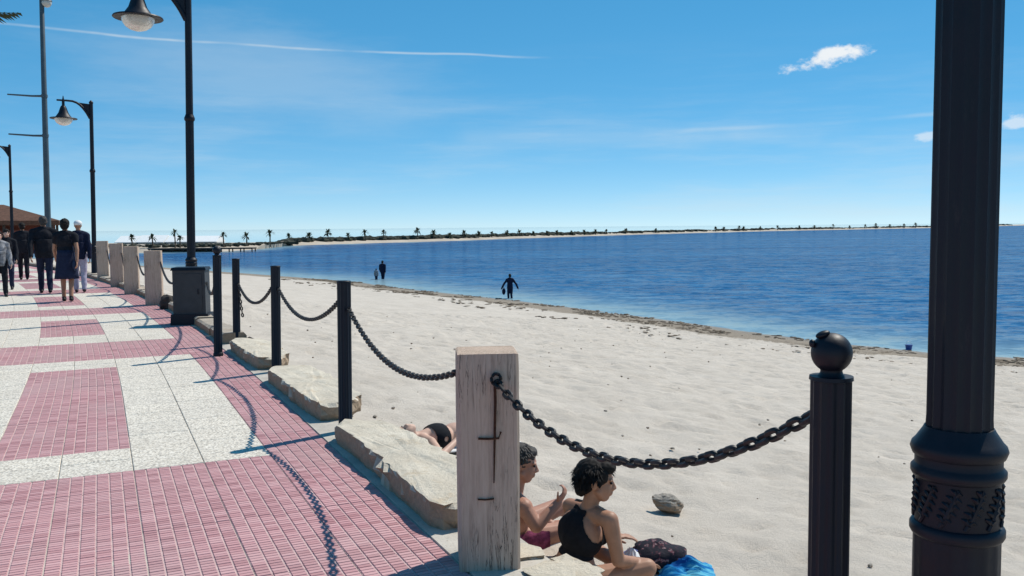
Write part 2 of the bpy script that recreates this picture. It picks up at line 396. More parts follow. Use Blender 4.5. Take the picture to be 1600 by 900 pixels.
SCRUBM = simple('dune_scrub', (0.040, 0.044, 0.032), 0.95, 0.45, 0.5)
LANDM = simple('spit_sand', (0.42, 0.36, 0.29), 0.95, 0.2, 0.12)
FARGREEN = simple('palm_leaf', (0.045, 0.062, 0.030), 0.8, 0.4, 3)
BARK = simple('palm_bark', (0.13, 0.095, 0.066), 0.95, 0.35, 9, bump=0.6, bscale=20, bdist=0.02)
WHITEP = simple('white_paint', (0.78, 0.78, 0.76), 0.7, 0.06, 2)
DARKV = simple('dark_timber', (0.055, 0.046, 0.040), 0.9, 0.35, 4)
THATCH = simple('reed_thatch', (0.115, 0.058, 0.038), 0.95, 0.4, 5, bump=0.7, bscale=12, bdist=0.05)
t = NT('lamp_glass', 0.25, 0.5); t.color(t.ramp(t.noise(4), [(0.3, (0.50, 0.47, 0.41)), (0.7, (0.66, 0.63, 0.56))])); t.b.inputs['Transmission Weight'].default_value = 0.25; GLASS = t.m
MAST = simple('painted_mast', (0.060, 0.088, 0.105), 0.5, 0.2, 3)

# skin and cloth
def skinmat(name, c):
    t = NT(name, 0.55, 0.35); n = t.noise(16, 4, 0.6)
    t.color(t.ramp(n, [(0.3, tuple(k * 0.86 for k in c)), (0.7, tuple(min(1, k * 1.1) for k in c))]))
    t.b.inputs['Subsurface Weight'].default_value = 0.0
    t.bump(t.noise(180, 3), 0.08, 0.002); return t.m
SKIN_T = skinmat('tanned_skin', (0.36, 0.185, 0.115)); SKIN_L = skinmat('light_skin', (0.56, 0.35, 0.26)); SKIN_M = skinmat('sunburnt_skin', (0.40, 0.20, 0.135))
def cloth(name, c, var=0.3, sc=20, rough=0.9): return simple(name, c, rough, var, sc, 0.15, bump=0.35, bscale=90, bdist=0.004)
BLACKC = cloth('black_jersey', (0.011, 0.012, 0.016)); NAVY = cloth('navy_denim', (0.018, 0.024, 0.050)); CHAR = cloth('charcoal_jacket', (0.014, 0.015, 0.020))
PLUM = cloth('plum_print_shorts', (0.20, 0.045, 0.095), 0.7, 26); WHITEC = cloth('white_cotton', (0.70, 0.69, 0.68), 0.1)
PALEG = cloth('pale_grey_shirt', (0.42, 0.41, 0.41), 0.2); GREYC = cloth('grey_print_top', (0.22, 0.22, 0.23), 0.8, 9); LILAC = cloth('lilac_trousers', (0.36, 0.33, 0.42), 0.15); DARKB = cloth('dark_blue_wear', (0.010, 0.014, 0.035))
t = NT('printed_bag', 0.85, 0.2); t.color(t.ramp(t.noise(30, 3, 0.5), [(0.40, (0.010, 0.010, 0.018)), (0.55, (0.016, 0.013, 0.022)), (0.60, (0.12, 0.03, 0.045)), (0.64, (0.24, 0.18, 0.18)), (0.68, (0.012, 0.010, 0.02))])); t.bump(t.noise(22, 4), 0.5, 0.02); BAGM = t.m
t = NT('blue_towel', 0.95, 0.1); t.color(t.ramp(t.noise(6, 4, 0.6, t.coord('Object', (1, 5, 2))), [(0.36, (0.008, 0.07, 0.26)), (0.5, (0.012, 0.19, 0.44)), (0.62, (0.12, 0.42, 0.55))])); t.bump(t.noise(120, 3), 0.5, 0.004); TOWEL = t.m
HAIRB = simple('black_hair', (0.011, 0.009, 0.008), 0.75, 0.5, 30, 0.2); HAIRG = simple('greying_hair', (0.045, 0.040, 0.037), 0.7, 0.5, 40)
SHOE = simple('dark_shoe', (0.012, 0.012, 0.013), 0.6); LIP = simple('lips', (0.33, 0.10, 0.085), 0.5, 0.1); EYE = simple('eye_dark', (0.015, 0.012, 0.010), 0.25, 0.1)
SEAWEED = simple('dry_seaweed', (0.15, 0.115, 0.08), 0.95, 0.55, 6)

# ------------------------------------------------------------------ beach, sea, far shore
SEAZ = -2.3
shore_px = [(300, 421), (380, 427), (450, 432), (560, 441), (640, 452), (800, 469), (960, 489), (1100, 508), (1250, 529), (1450, 551), (1600, 560)]
shore_pts = [gz(x, y, SEAZ) for x, y in shore_px]
sp_u = np.array([p.x * UX + p.y * UY for p in shore_pts]); sp_v = np.array([p.x * VX + p.y * VY for p in shore_pts])
o_ = np.argsort(sp_u); sp_u = sp_u[o_]; sp_v = sp_v[o_]
sp_u = np.concatenate([[-60, -25, 5], sp_u, [sp_u[-1] + 40, sp_u[-1] + 120]]); sp_v = np.concatenate([[36, 31, 27], sp_v, [sp_v[-1] - 12, sp_v[-1] - 42]])
def shore_v(u): return np.interp(u, sp_u, sp_v)
curve_np = np.vectorize(curve)
def sand_z(u, vabs):
    """sand height at promenade coordinates: u along, vabs absolute offset"""
    edge = 1.95 + curve_np(u)
    s = (vabs - edge) / np.maximum(shore_v(u) - edge, 4.0)
    top = -0.46 + 0.38 * np.clip((u - 6.5) / 7.0, 0, 1)
    sc_ = np.clip(s, 0, 1.6)
    prof = np.where(sc_ < 1, np.clip(1 - sc_, 0, 1) ** 1.45, -0.35 * (sc_ - 1))
    return SEAZ + (top - SEAZ) * prof
def sand_mesh(name, us, vs_rel, disp, foot):
    """vs_rel: 0 at promenade edge .. 1 at shore .. >1 under water"""
    Ug, Sg = np.meshgrid(us, vs_rel, indexing='ij')
    edge = 1.60 + curve_np(Ug); Vg = edge + Sg * (shore_v(Ug) - edge)
    Zg = sand_z(Ug, Vg)
    px = Ug * UX + Vg * VX; py = Ug * UY + Vg * VY
    if disp:
        amp = np.clip((1.0 - Sg) * 6, 0, 1)
        Zg = Zg + amp * (0.10 * vnoise(px * 0.45, py * 0.45, 1) + 0.045 * vnoise(px * 1.3, py * 1.6, 2) + 0.030 * vnoise(px * 3.0, py * 3.6, 3) + 0.022 * vnoise(px * 7, py * 7, 4))
    if foot:
        n = foot; fu = rng.uniform(us[0], us[-1], n); fs = rng.uniform(0.05, 0.93, n)
        e = 1.60 + curve_np(fu); fv = e + fs * (shore_v(fu) - e)
        du = us[1] - us[0]
        for a, b in zip(fu, fv):
            i0 = max(0, int((a - us[0] - 0.4) / du)); i1 = min(len(us), int((a - us[0] + 0.4) / du) + 2)
            ang = random.uniform(0, math.pi); ca, sa = math.cos(ang), math.sin(ang)
            A = Ug[i0:i1] - a; B = Vg[i0:i1] - b
            p = (A * ca + B * sa) / 0.13; q = (-A * sa + B * ca) / 0.075
            r2 = p * p + q * q
            Zg[i0:i1] += random.uniform(0.6, 1.2) * (-0.030 * np.exp(-r2) + 0.011 * np.exp(-(np.sqrt(r2) - 1.7) ** 2 * 3))
    n0, n1 = Ug.shape
    verts = np.stack([px, py, Zg], -1).reshape(-1, 3)
    idx = np.arange(n0 * n1).reshape(n0, n1)
    q = np.stack([idx[:-1, :-1], idx[:-1, 1:], idx[1:, 1:], idx[1:, :-1]], -1).reshape(-1, 4)[:, ::-1]
    me = bpy.data.meshes.new(name)
    me.vertices.add(len(verts)); me.vertices.foreach_set('co', verts.ravel())
    me.loops.add(q.size); me.loops.foreach_set('vertex_index', q.ravel().astype(np.int32))
    me.polygons.add(len(q)); me.polygons.foreach_set('loop_start', np.arange(0, q.size, 4, dtype=np.int32))
    me.update(); me.validate()
    me.polygons.foreach_set('use_smooth', [True] * len(me.polygons))
    dsh = (Vg - shore_v(Ug)).ravel()
    a = me.attributes.new('wet', 'FLOAT', 'POINT'); a.data.foreach_set('value', np.clip((dsh + 0.9) / 0.8, 0, 1).astype(np.float32))
    a = me.attributes.new('wrack', 'FLOAT', 'POINT')
    w = np.exp(-((dsh + 1.2) / 1.35) ** 2) * 0.98 + np.exp(-((dsh + 4.2) / 1.4) ** 2) * 0.30 * np.clip((40 - Ug.ravel()) / 15, 0, 1)
    a.data.foreach_set('value', w.astype(np.float32))
    me.materials.append(SAND); return me
beach = structure(link('beach', sand_mesh('beach', np.arange(1.0, 30.0, 0.085), np.concatenate([np.linspace(0, 1.0, 260), np.linspace(1.01, 1.5, 14)]), True, 9000)))
structure(link('beach', sand_mesh('beach_far', np.arange(29.9, 190.0, 0.6), np.concatenate([np.linspace(0, 1.0, 110), np.linspace(1.02, 1.5, 8)]), True, 0)))
structure(link('beach', sand_mesh('beach_behind', np.arange(-60.0, 1.1, 0.4), np.concatenate([np.linspace(0, 1.0, 70), np.linspace(1.02, 1.5, 8)]), True, 0)))

spit_px = [(-140, 396), (120, 396), (330, 394), (400, 390), (450, 384), (560, 380.5), (700, 376.5), (800, 372.8), (900, 369.6), (1000, 366.4), (1200, 361.2), (1450, 356.3), (1600, 352.2)]
spit_pts = [gz(x, y, SEAZ) for x, y in spit_px]
# sea: polar sheet out past the horizon, with the distance to shore stored for the shallows
poly = [Vector((shore_v(u) * VX + u * UX, shore_v(u) * VY + u * UY, 0)) for u in np.linspace(-55, 180, 150)]
poly2 = spit_pts
segs = [(poly[i], poly[i + 1]) for i in range(len(poly) - 1)] + [(poly2[i], poly2[i + 1]) for i in range(len(poly2) - 1)]
def dist_shore(x, y):
    d = np.full(x.shape, 1e9)
    for a, b in segs:
        ex, ey = b.x - a.x, b.y - a.y; L = ex * ex + ey * ey
        tt = np.clip(((x - a.x) * ex + (y - a.y) * ey) / L, 0, 1)
        d = np.minimum(d, np.hypot(x - a.x - tt * ex, y - a.y - tt * ey))
    return d
rad = np.concatenate([np.linspace(12, 120, 150), np.geomspace(123, 30000, 70)]); th = np.linspace(math.radians(-75), math.radians(110), 150)
Rg, Tg = np.meshgrid(rad, th, indexing='ij'); sxg = Rg * np.sin(Tg); syg = Rg * np.cos(Tg)
dsh = dist_shore(sxg, syg)
n0, n1 = Rg.shape; idx = np.arange(n0 * n1).reshape(n0, n1)
q = np.stack([idx[:-1, :-1], idx[:-1, 1:], idx[1:, 1:], idx[1:, :-1]], -1).reshape(-1, 4)[:, ::-1]
me = mesh_of('sea', np.stack([sxg, syg, np.full(sxg.shape, SEAZ)], -1).reshape(-1, 3).tolist(), q.tolist(), SEA, True)
a = me.attributes.new('shallow', 'FLOAT', 'POINT'); a.data.foreach_set('value', (np.exp(-dsh / 5.0)).ravel().astype(np.float32))
structure(link('sea', me))

# the low sandy spit across the bay
def spit_at(pxx):
    for i in range(len(spit_px) - 1):
        if spit_px[i][0] <= pxx <= spit_px[i + 1][0]:
            k = (pxx - spit_px[i][0]) / (spit_px[i + 1][0] - spit_px[i][0])
            a, b = spit_pts[i], spit_pts[i + 1]
            # interpolate linearly in the picture, so in 1/depth
            d = 1 / ((1 - k) / a.y + k / b.y)
            sxx = (1 - k) * a.x / a.y + k * b.x / b.y
            return Vector((sxx * d, d, SEAZ))
    return spit_pts[-1]
prof = [(-6, -0.5), (0, 0.0), (2.5, 0.45), (7, 0.75), (12, 1.05), (22, 1.2), (45, 1.0), (75, -0.6)]
mb = MB(); cols = []
for pxx in np.linspace(-140, 1600, 220):
    p = spit_at(float(pxx)); out = Vector((p.x * 0.25, p.y, 0)).normalized(); k = 1.0 + max(0, p.y - 250) / 900
    cols.append([p + out * (o * k) + Vector((0, 0, z + 0.22 * mnoise.noise(Vector((p.x * 0.05, o, 1))))) for o, z in prof])
last = cols[-1]; cols.append([v + Vector((2500, 2600, 0)) for v in last])
vs = [v for c_ in cols for v in c_]; m_ = len(prof)
mb.add(vs, [(i * m_ + j, (i + 1) * m_ + j, (i + 1) * m_ + j + 1, i * m_ + j + 1) for i in range(len(cols) - 1) for j in range(m_ - 1)])
structure(mb.build('sand_spit', LANDM, smooth_=True))
# added still water sheet behind the spit, there to mirror the low sky
mb = MB(); B0 = [cols[i][6] for i in range(0, len(cols))]; B0 = [Vector((p.x, p.y, SEAZ + 0.03)) for p in B0]; B1 = [Vector((p.x * 0.1 + p.x / p.y * 26000, 26000, SEAZ + 0.03)) for p in B0]
n_ = len(B0); mb.add(B0 + B1, [(i, i + 1, n_ + i + 1, n_ + i) for i in range(n_ - 1)])
t = NT('mirror_water', 0.03, 0.5); t.b.inputs['IOR'].default_value = 1.333; t.color((0.10, 0.16, 0.19)); structure(mb.build('sky_mirror', t.m))
# scrub on the spit reads as one dark mass
mb = MB()
for k in range(2800):
    pxx = random.uniform(-100, 1590)
    p = spit_at(pxx); out = Vector((p.x * 0.25, p.y, 0)).normalized(); kk = 1 + max(0, p.y - 250) / 900
    off = random.uniform(6, 22) * kk; s_ = random.uniform(0.45, 0.95) * (1 + max(0, p.y - 300) / 1100) * (0.45 if pxx < 430 else 1)
    if mnoise.noise(Vector((pxx * 0.013, 5.0, 0))) < -0.28: s_ *= 0.5
    sd_ = random.random() * 50
    mb.ball(p + out * off + Vector((0, 0, 1.0)), (s_ * random.uniform(1.2, 2.4), s_ * 1.2, s_ * random.uniform(0.55, 1.0)), 6, 4, fn=lambda d, q=sd_: 1 + 0.5 * mnoise.noise(d * 1.7 + Vector((q, q, q))))
tag(mb.build('scrub', SCRUBM), 'low dark scrub covering the spit across the bay', 'scrub', kind='stuff')

# land behind the promenade on the left, plain and mostly out of view
mb = MB(); N_ = 60
L0 = [W(u, -5.95, -0.04) for u in np.linspace(-40, 150, N_)]; L1 = [p + Vector((-9000, 2500 + 60 * i, 0)) for i, p in enumerate(L0)]
mb.add(L0 + L1, [(i, i + 1, N_ + i + 1, N_ + i) for i in range(N_ - 1)])
structure(mb.build('ground', CONC))

# ------------------------------------------------------------------ promenade
def strip(name, v0, v1, z1, z0, mat, u0=-12, u1=100, n=113, parent=None):
    mb = MB(); us = np.linspace(u0, u1, n); vs = []
    for u in us: vs += [W(u, v0, z0), W(u, v0, z1), W(u, v1, z1), W(u, v1, z0)]
    fs = []
    for i in range(n - 1):
        for j in range(3): fs.append((i * 4 + j, i * 4 + j + 1, i * 4 + 5 + j, i * 4 + 4 + j)[::-1])
    fs += [(0, 1, 2, 3), tuple((n - 1) * 4 + j for j in (3, 2, 1, 0))]
    mb.add(vs, fs); return mb.build(name, mat, parent)
prom = structure(strip('promenade', -6.0, 1.93, -0.0085, -1.2, CONC))
T = 0.45
vlines = [0.155 + T * k for k in range(-14, 4)]        # up to 1.505
# rows along the walk: (start, end, pattern)
segs_u = [(1.92, 6.42, 'band'), (6.42, 7.10, 'white'), (7.10, 11.45, 'rect'), (11.45, 12.2, 'white'), (12.2, 14.1, 'band'), (14.1, 15.15, 'white'),
          (15.15, 17.9, 'rect'), (17.9, 18.9, 'white'), (18.9, 20.5, 'band'), (20.5, 21.4, 'white'), (21.4, 24.6, 'rect'), (24.6, 25.5, 'white')]
u_ = 25.5
while u_ < 98: 
    segs_u += [(u_, u_ + 1.8, 'band'), (u_ + 1.8, u_ + 2.7, 'white'), (u_ + 2.7, u_ + 5.9, 'rect'), (u_ + 5.9, u_ + 6.8, 'white')]; u_ += 6.8
segs_u = [(-4.7, -1.6, 'rect'), (-1.6, -0.9, 'white'), (-0.9, 1.92, 'band')] + segs_u
def is_red(pat, vc):
    if vc > 1.055: return True                     # border along the edge
    if pat == 'band': return True
    if pat == 'rect':
        k = round((vc - 0.155 + T / 2) / T)        # column index; rect covers columns 0 and -1
        return (k % 7) in (0, 6)
    return False
# red tile mesh: a slab with six strips of small raised bricks; white: a bevelled pebble slab
def red_tile_mesh(full=True):
    mb = MB(); br = []
    g = 0.004
    mb.box((0, 0, -0.018), (T - g, T - g, 0.024), mi=1); br += [0.5] * 6
    nx, ny = 6, 13; wx = T / nx; wy = T / ny
    for i in range(nx):
        for j in range(ny):
            cx, cy = -T / 2 + (i + 0.5) * wx, -T / 2 + (j + 0.5) * wy + (wy * 0.5 if False else 0)
            x0, y0 = wx / 2 - 0.0045, wy / 2 - 0.0022; zt = random.uniform(-0.0015, 0.0); b = 0.0022
            vs = [(cx - x0, cy - y0, -0.006), (cx + x0, cy - y0, -0.006), (cx + x0, cy + y0, -0.006), (cx - x0, cy + y0, -0.006),
                  (cx - x0 + b, cy - y0 + b, zt), (cx + x0 - b, cy - y0 + b, zt), (cx + x0 - b, cy + y0 - b, zt), (cx - x0 + b, cy + y0 - b, zt)]
            mb.add(vs, [(4, 5, 6, 7), (0, 1, 5, 4), (1, 2, 6, 5), (2, 3, 7, 6), (3, 0, 4, 7)], 0); br += [random.random()] * 5
    me = mb.mesh('red_tile', [REDT, JOINT])
    a = me.attributes.new('brick', 'FLOAT', 'FACE'); a.data.foreach_set('value', br); return me
def white_tile_mesh():
    mb = MB(); g = 0.005; b = 0.004; h = (T - g) / 2
    vs = [(-h, -h, -0.03), (h, -h, -0.03), (h, h, -0.03), (-h, h, -0.03), (-h, -h, -b), (h, -h, -b), (h, h, -b), (-h, h, -b)] + [(sx_ * (h - b), sy_ * (h - b), 0) for sx_, sy_ in ((-1, -1), (1, -1), (1, 1), (-1, 1))]
    mb.add(vs, [(0, 1, 5, 4), (1, 2, 6, 5), (2, 3, 7, 6), (3, 0, 4, 7), (4, 5, 9, 8), (5, 6, 10, 9), (6, 7, 11, 10), (7, 4, 8, 11), (8, 9, 10, 11)])
    return mb.mesh('white_tile', WHITET)
reds = [red_tile_mesh() for _ in range(5)]; whites = white_tile_mesh()
tiles = []
for (a_, b_, pat) in segs_u:
    n = max(1, round((b_ - a_) / T)); hh = (b_ - a_) / n
    for i in range(n):
        uc = a_ + (i + 0.5) * hh
        for k in range(len(vlines) - 1):
            vc = vlines[k] + T / 2
            p = W(uc, vc); red = is_red(pat, vc)
            dep = p.y
            px_ = 800 + FPX * p.x / dep if dep > 0.5 else -9999
            py_ = 357 + FPX * CAMZ / dep if dep > 0.5 else 9999
            vis = dep > 0.5 and -60 < px_ < 1700 and py_ < 960
            tiles.append((vis, dep, uc, vc, hh, red))
vt = sorted([t_ for t_ in tiles if t_[0]], key=lambda t_: t_[1])
nr = nw = 0; chosen = []; rest = [t_ for t_ in tiles if not t_[0]]
for t_ in vt:
    if t_[5] and nr < 290: nr += 1; chosen.append(t_)
    elif not t_[5] and nw < 290: nw += 1; chosen.append(t_)
    else: rest.append(t_)
for (_, dep, uc, vc, hh, red) in chosen:
    p = W(uc, vc, random.uniform(-0.0022, 0.0012))
    link('red_tile' if red else 'white_tile', random.choice(reds) if red else whites, prom, p, (random.uniform(-.0022, .0022), random.uniform(-.0022, .0022), rotz_uv(uc)), (1, hh / T, 1))
mb = MB(); br = []
for (_, dep, uc, vc, hh, red) in rest:
    if red and -1.5 < dep < 16:                     # near the walker these are ribbed too
        src = random.choice(reds); mt = Matrix.Translation(W(uc, vc, 0)) @ Matrix.Rotation(rotz_uv(uc), 4, 'Z') @ Matrix.Diagonal((1, hh / T, 1, 1))
        fs = [tuple(f.vertices) for f in src.polygons]; k0 = len(mb.m)
        mb.add([mt @ v.co for v in src.vertices], fs, 0); mb.m[k0:k0 + 6] = [2] * 6; br += [d_.value for d_ in src.attributes['brick'].data]; continue
    g = 0.003; h = T / 2 - g; w_ = hh / 2 - g
    cs = [W(uc + sy_ * w_, vc + sx_ * h, 0) for sx_, sy_ in ((-1, -1), (1, -1), (1, 1), (-1, 1))]
    mb.add(cs + [c_ - Vector((0, 0, 0.03)) for c_ in cs], [(0, 1, 2, 3), (0, 4, 5, 1), (1, 5, 6, 2), (2, 6, 7, 3), (3, 7, 4, 0)], 0 if red else 1); br += [random.random()] * 5
o = mb.build('paving_tile', [REDT, WHITET, JOINT], prom); a = o.data.attributes.new('brick', 'FLOAT', 'FACE'); a.data.foreach_set('value', br); o['kind'] = 'stuff'
# gritty concrete edge strip under the posts
strip('edge_strip', 1.512, 1.90, 0.002, -0.028, CONC, parent=prom)

# ------------------------------------------------------------------ stone slabs along the edge
def slab(name, outline, h, z0, mat, label, cat, group=None, rough=0.06, seed=0, sub=0.055):
    """irregular slab: outline in (u, v), thickness h, chipped edges and an uneven top"""
    pts = []
    n = len(outline)
    for i in range(n):
        a, b = Vector(outline[i]), Vector(outline[(i + 1) % n]); L = (b - a).length; m = max(1, int(L / sub))
        for k in range(m): pts.append(a.lerp(b, k / m))
    cu = sum(p.x for p in pts) / len(pts); cv = sum(p.y for p in pts) / len(pts)
    rings = []
    for (sc_, zz, amp) in ((0.98, 0.0, 0.6), (1.0, 0.35, 1.0), (1.0, 0.8, 1.0), (0.985, 0.985, 0.8), (0.93, 1.0, 0.5), (0.66, 1.0, 0.4), (0.36, 1.0, 0.3)):
        r = []
        for j, p in enumerate(pts):
            q = Vector((cu + (p.x - cu) * sc_, cv + (p.y - cv) * sc_))
            w3 = W(q.x, q.y, 0)
            nz = mnoise.noise(Vector((w3.x * 5, w3.y * 5, seed + zz * 3))) ; nz2 = mnoise.noise(Vector((w3.x * 13, w3.y * 13, seed + zz * 6)))
            out = Vector((p.x - cu, p.y - cv)).normalized() * (amp * rough * (nz + 0.8 * nz2 + 0.5 * mnoise.noise(Vector((w3.x * 31, w3.y * 31, seed + zz * 9)))))
            w3 = W(q.x + out.x, q.y + out.y, z0 + h * zz + (rough * 0.28 * nz if zz > 0.9 else 0))
            r.append(w3)
        rings.append(r)
    base = W(cu, cv, z0); N = len(pts); vs = [v - base for r in rings for v in r]; vs.append(W(cu, cv, z0 + h * 1.0) - base)
    fs = []
    for k in range(len(rings) - 1):
        for j in range(N):
            l = (j + 1) % N; fs.append((k * N + j, k * N + l, (k + 1) * N + l, (k + 1) * N + j))
    c_ = len(vs) - 1; k = len(rings) - 1
    for j in range(N): fs.append((k * N + j, k * N + (j + 1) % N, c_))
    fs.append(tuple(range(N - 1, -1, -1)))
    # outline may be clockwise in (u,v): fix normals with bmesh
    me = mesh_of(name, vs, fs, mat, False)
    bm = bmesh.new(); bm.from_mesh(me); bmesh.ops.recalc_face_normals(bm, faces=bm.faces); bm.to_mesh(me); bm.free()
    o = link(name, me, None, base); tag(o, label, cat, group); return o
def uv(x, y, z=0.0):
    p = gz(x, y, z); u = p.x * UX + p.y * UY; return (u, p.x * VX + p.y * VY - curve(u))
HS = 0.145
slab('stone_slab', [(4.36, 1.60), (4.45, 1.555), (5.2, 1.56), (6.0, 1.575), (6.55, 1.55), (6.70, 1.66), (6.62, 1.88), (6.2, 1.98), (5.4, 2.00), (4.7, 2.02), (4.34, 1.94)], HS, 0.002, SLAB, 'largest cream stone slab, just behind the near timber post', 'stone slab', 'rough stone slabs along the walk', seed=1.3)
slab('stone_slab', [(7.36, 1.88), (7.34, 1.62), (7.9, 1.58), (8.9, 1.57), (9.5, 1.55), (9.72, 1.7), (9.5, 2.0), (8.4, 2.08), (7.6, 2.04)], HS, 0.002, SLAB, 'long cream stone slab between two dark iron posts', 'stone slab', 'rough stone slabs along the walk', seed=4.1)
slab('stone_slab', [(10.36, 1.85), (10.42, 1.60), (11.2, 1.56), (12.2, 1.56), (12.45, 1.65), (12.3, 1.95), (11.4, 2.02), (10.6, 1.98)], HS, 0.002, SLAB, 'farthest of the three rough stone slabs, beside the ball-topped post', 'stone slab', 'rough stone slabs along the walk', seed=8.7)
# rubble by the foot of the near timber post
slab('stone_block', [(3.46, 1.90), (3.50, 1.72), (3.68, 1.74), (3.74, 1.88), (3.60, 1.96)], 0.055, -0.04, SLAB, 'small pale stone at the right foot of the near timber post', 'stone', seed=2.2, rough=0.03, sub=0.04)
slab('stone_block', [(3.40, 2.02), (3.44, 1.95), (3.66, 1.97), (3.86, 1.96), (3.86, 2.06), (3.62, 2.12)], 0.13, -0.15, SLAB, 'rounded cream stone in front of the woman in black', 'stone', seed=5.9, rough=0.05, sub=0.04)
slab('stone_block', [(3.78, 1.90), (3.80, 1.78), (3.96, 1.74), (3.98, 1.88), (3.88, 1.93)], 0.05, -0.03, SLAB, 'flat white stone behind the foot of the near timber post', 'stone', seed=6.9, rough=0.03, sub=0.04)
# kerb of rough stones further along
kerb = empty('stone_kerb', W(13.2, 1.62), 0, 'low rough stone kerb running past the timber posts into the distance', 'kerb')
uu = 13.0; kk = 0
while uu < 60:
    L = random.uniform(0.9, 1.6)
    mb = MB(); n = 7; w0, w1 = 1.56, 1.90; hgt = random.uniform(0.10, 0.16)
    vs = []
    for i in range(n):
        k = i / (n - 1); u2 = uu + 0.02 + k * (L - 0.04)
        j = lambda s_: 0.03 * mnoise.noise(Vector((u2 * 3, s_, kk)))
        for (v_, z_) in ((w0 + j(1), 0.003), (w0 + j(2), hgt * 0.8), (w0 + 0.04 + j(3), hgt + j(4)), (w1 - 0.04 + j(5), hgt + j(6)), (w1 + j(7), hgt * 0.7), (w1 + j(7), -0.3)):
            vs.append(W(u2, v_, z_) - kerb.location)
    fs = [(i * 6 + a_, i * 6 + a_ + 1, i * 6 + a_ + 7, i * 6 + a_ + 6)[::-1] for i in range(n - 1) for a_ in range(5)] + [(0, 1, 2, 3, 4, 5), tuple((n - 1) * 6 + a_ for a_ in (5, 4, 3, 2, 1, 0))]
    mb.add(vs, fs); o = mb.build('stone', KERB, kerb)
    uu += L; kk += 1

# ------------------------------------------------------------------ posts
def bevel_box_mesh(name, w, d, h, mat, b=0.012, nz=14, seed=0, wob=0.004):
    mb = MB(); prof = [(-w / 2 + b, -d / 2), (w / 2 - b, -d / 2), (w / 2, -d / 2 + b), (w / 2, d / 2 - b), (w / 2 - b, d / 2), (-w / 2 + b, d / 2), (-w / 2, d / 2 - b), (-w / 2, -d / 2 + b)]
    # finer outline so the faces can warp a little
    vs = []; m = len(prof)
    for k in range(nz + 1):
        z = h * k / nz; s = 1.0 if k < nz else 0.985
        for (x, y) in prof:
            dx = wob * mnoise.noise(Vector((x * 9, y * 9 + seed, z * 2.2)))
            vs.append((x * s + dx, y * s + dx, z - (0.004 if k == nz and abs(x) > w / 2 - b else 0)))
    fs = [(k * m + i, k * m + (i + 1) % m, (k + 1) * m + (i + 1) % m, (k + 1) * m + i) for k in range(nz) for i in range(m)] + [tuple(range(m - 1, -1, -1)), tuple(nz * m + i for i in range(m))]
    mb.add(vs, fs); return mb.mesh(name, mat)
WP = Vector((-0.125, 4.22, 0.0))
wp = empty('timber_post', WP, math.radians(5), 'nearest and largest square timber post with a rusty iron rod', 'post', 'square timber posts')
link('post_shaft', bevel_box_mesh('post_shaft', 0.285, 0.28, 1.02, WOOD, 0.012, 16, 3), wp)
mb = MB(); mb.tube([(0.03, -0.147, 0.885), (0.031, -0.149, 0.80), (0.026, -0.148, 0.62), (0.021, -0.147, 0.42)], [0.0075, 0.007, 0.006, 0.003], 6); mb.build('iron_rod', RUST, wp)
mb = MB(); mb.tube([(-0.05, -0.147, 0.630), (0.0, -0.150, 0.628), (0.045, -0.150, 0.630), (0.055, -0.150, 0.66)], 0.0055, 6); mb.build('iron_staple', RUST, wp)
mb = MB(); mb.tube([(-0.055, -0.146, 0.345), (-0.02, -0.147, 0.342), (0.02, -0.146, 0.345)], 0.004, 6); mb.build('iron_staple', RUST, wp)
mb = MB(); mb.tube([(0.035 + 0.022 * math.cos(a_), -0.152 - 0.012 * (k % 2), 0.905 + 0.026 * math.sin(a_)) for k, a_ in enumerate(np.linspace(0, 2 * math.pi, 14)[:-1])], 0.008, 6, closed=True); mb.build('eye_bolt', CHAIN, wp)
wm = bevel_box_mesh('post_shaft', 0.345, 0.32, 1.20, WOOD, 0.014, 12, 9)
names = ['nearest timber post of the far row, beside the grey cabinet', 'second timber post beyond the grey cabinet', 'third timber post beyond the grey cabinet', 'farthest timber post, beside the second lamp post']
WOODS = []
for i, (x, y) in enumerate([(242, 476), (207, 459), (184, 448), (162, 438)]):
    p = gz(x, y); o = empty('timber_post', p, math.radians(16) + 0.03 * i, names[i], 'post', 'square timber posts'); link('post_shaft', wm, o, scale=(1, 1, 0.97 + 0.03 * i)); WOODS.append(p)

# iron posts: fluted shaft, some with a ball on top
R_ = 0.054
def iron_post(loc, label, ball, H=1.19, lean=(0, 0)):
    o = empty('iron_post', loc, random.uniform(0, 1), label, 'post', 'dark fluted iron posts'); o.rotation_euler = (lean[0], lean[1], random.uniform(0, 1))
    mb = MB(); mb.lathe([(0.0, 0.062), (0.03, 0.062), (0.045, R_), (0.05, R_), (H - 0.012, R_), (H - 0.01, R_ + 0.003), (H, R_ + 0.002)], 64, flute=12, fl_amp=0.007, fl_range=(0.05, H - 0.012)); mb.build('shaft', IRON, o, True)
    if ball:
        mb = MB(); mb.lathe([(H, 0.036), (H + 0.006, 0.030), (H + 0.014, 0.028), (H + 0.02, 0.03)], 24); mb.build('neck', IRON, o, True)
        mb = MB(); mb.ball((0, 0, H + 0.062), 0.0535, 28, 18); b = mb.build('ball_finial', IRON, o, True)
    else:
        mb = MB(); mb.lathe([(H, R_), (H + 0.004, R_ - 0.004), (H + 0.006, 0.02)], 24); mb.build('cap', IRON, o, True)
    return o
def post_at(x, y, dz=0): return gz(x, y, dz)
P540 = gz(540, 674); P432 = gz(432, 581); P370 = gz(370, 536); P340 = gz(341, 556); PB = at(1294, 900, 2.37); PB.z = 0
iron_post(P540, 'dark iron post without a ball, nearest the timber post', False, 1.19, (0, math.radians(0.8)))
iron_post(P432, 'second dark iron post from the timber post, without a ball', False, 1.19, (0, math.radians(0.9)))
iron_post(P370, 'dark iron post without a ball, farthest of the three on the sand side', False, 1.19, (0, math.radians(0.9)))
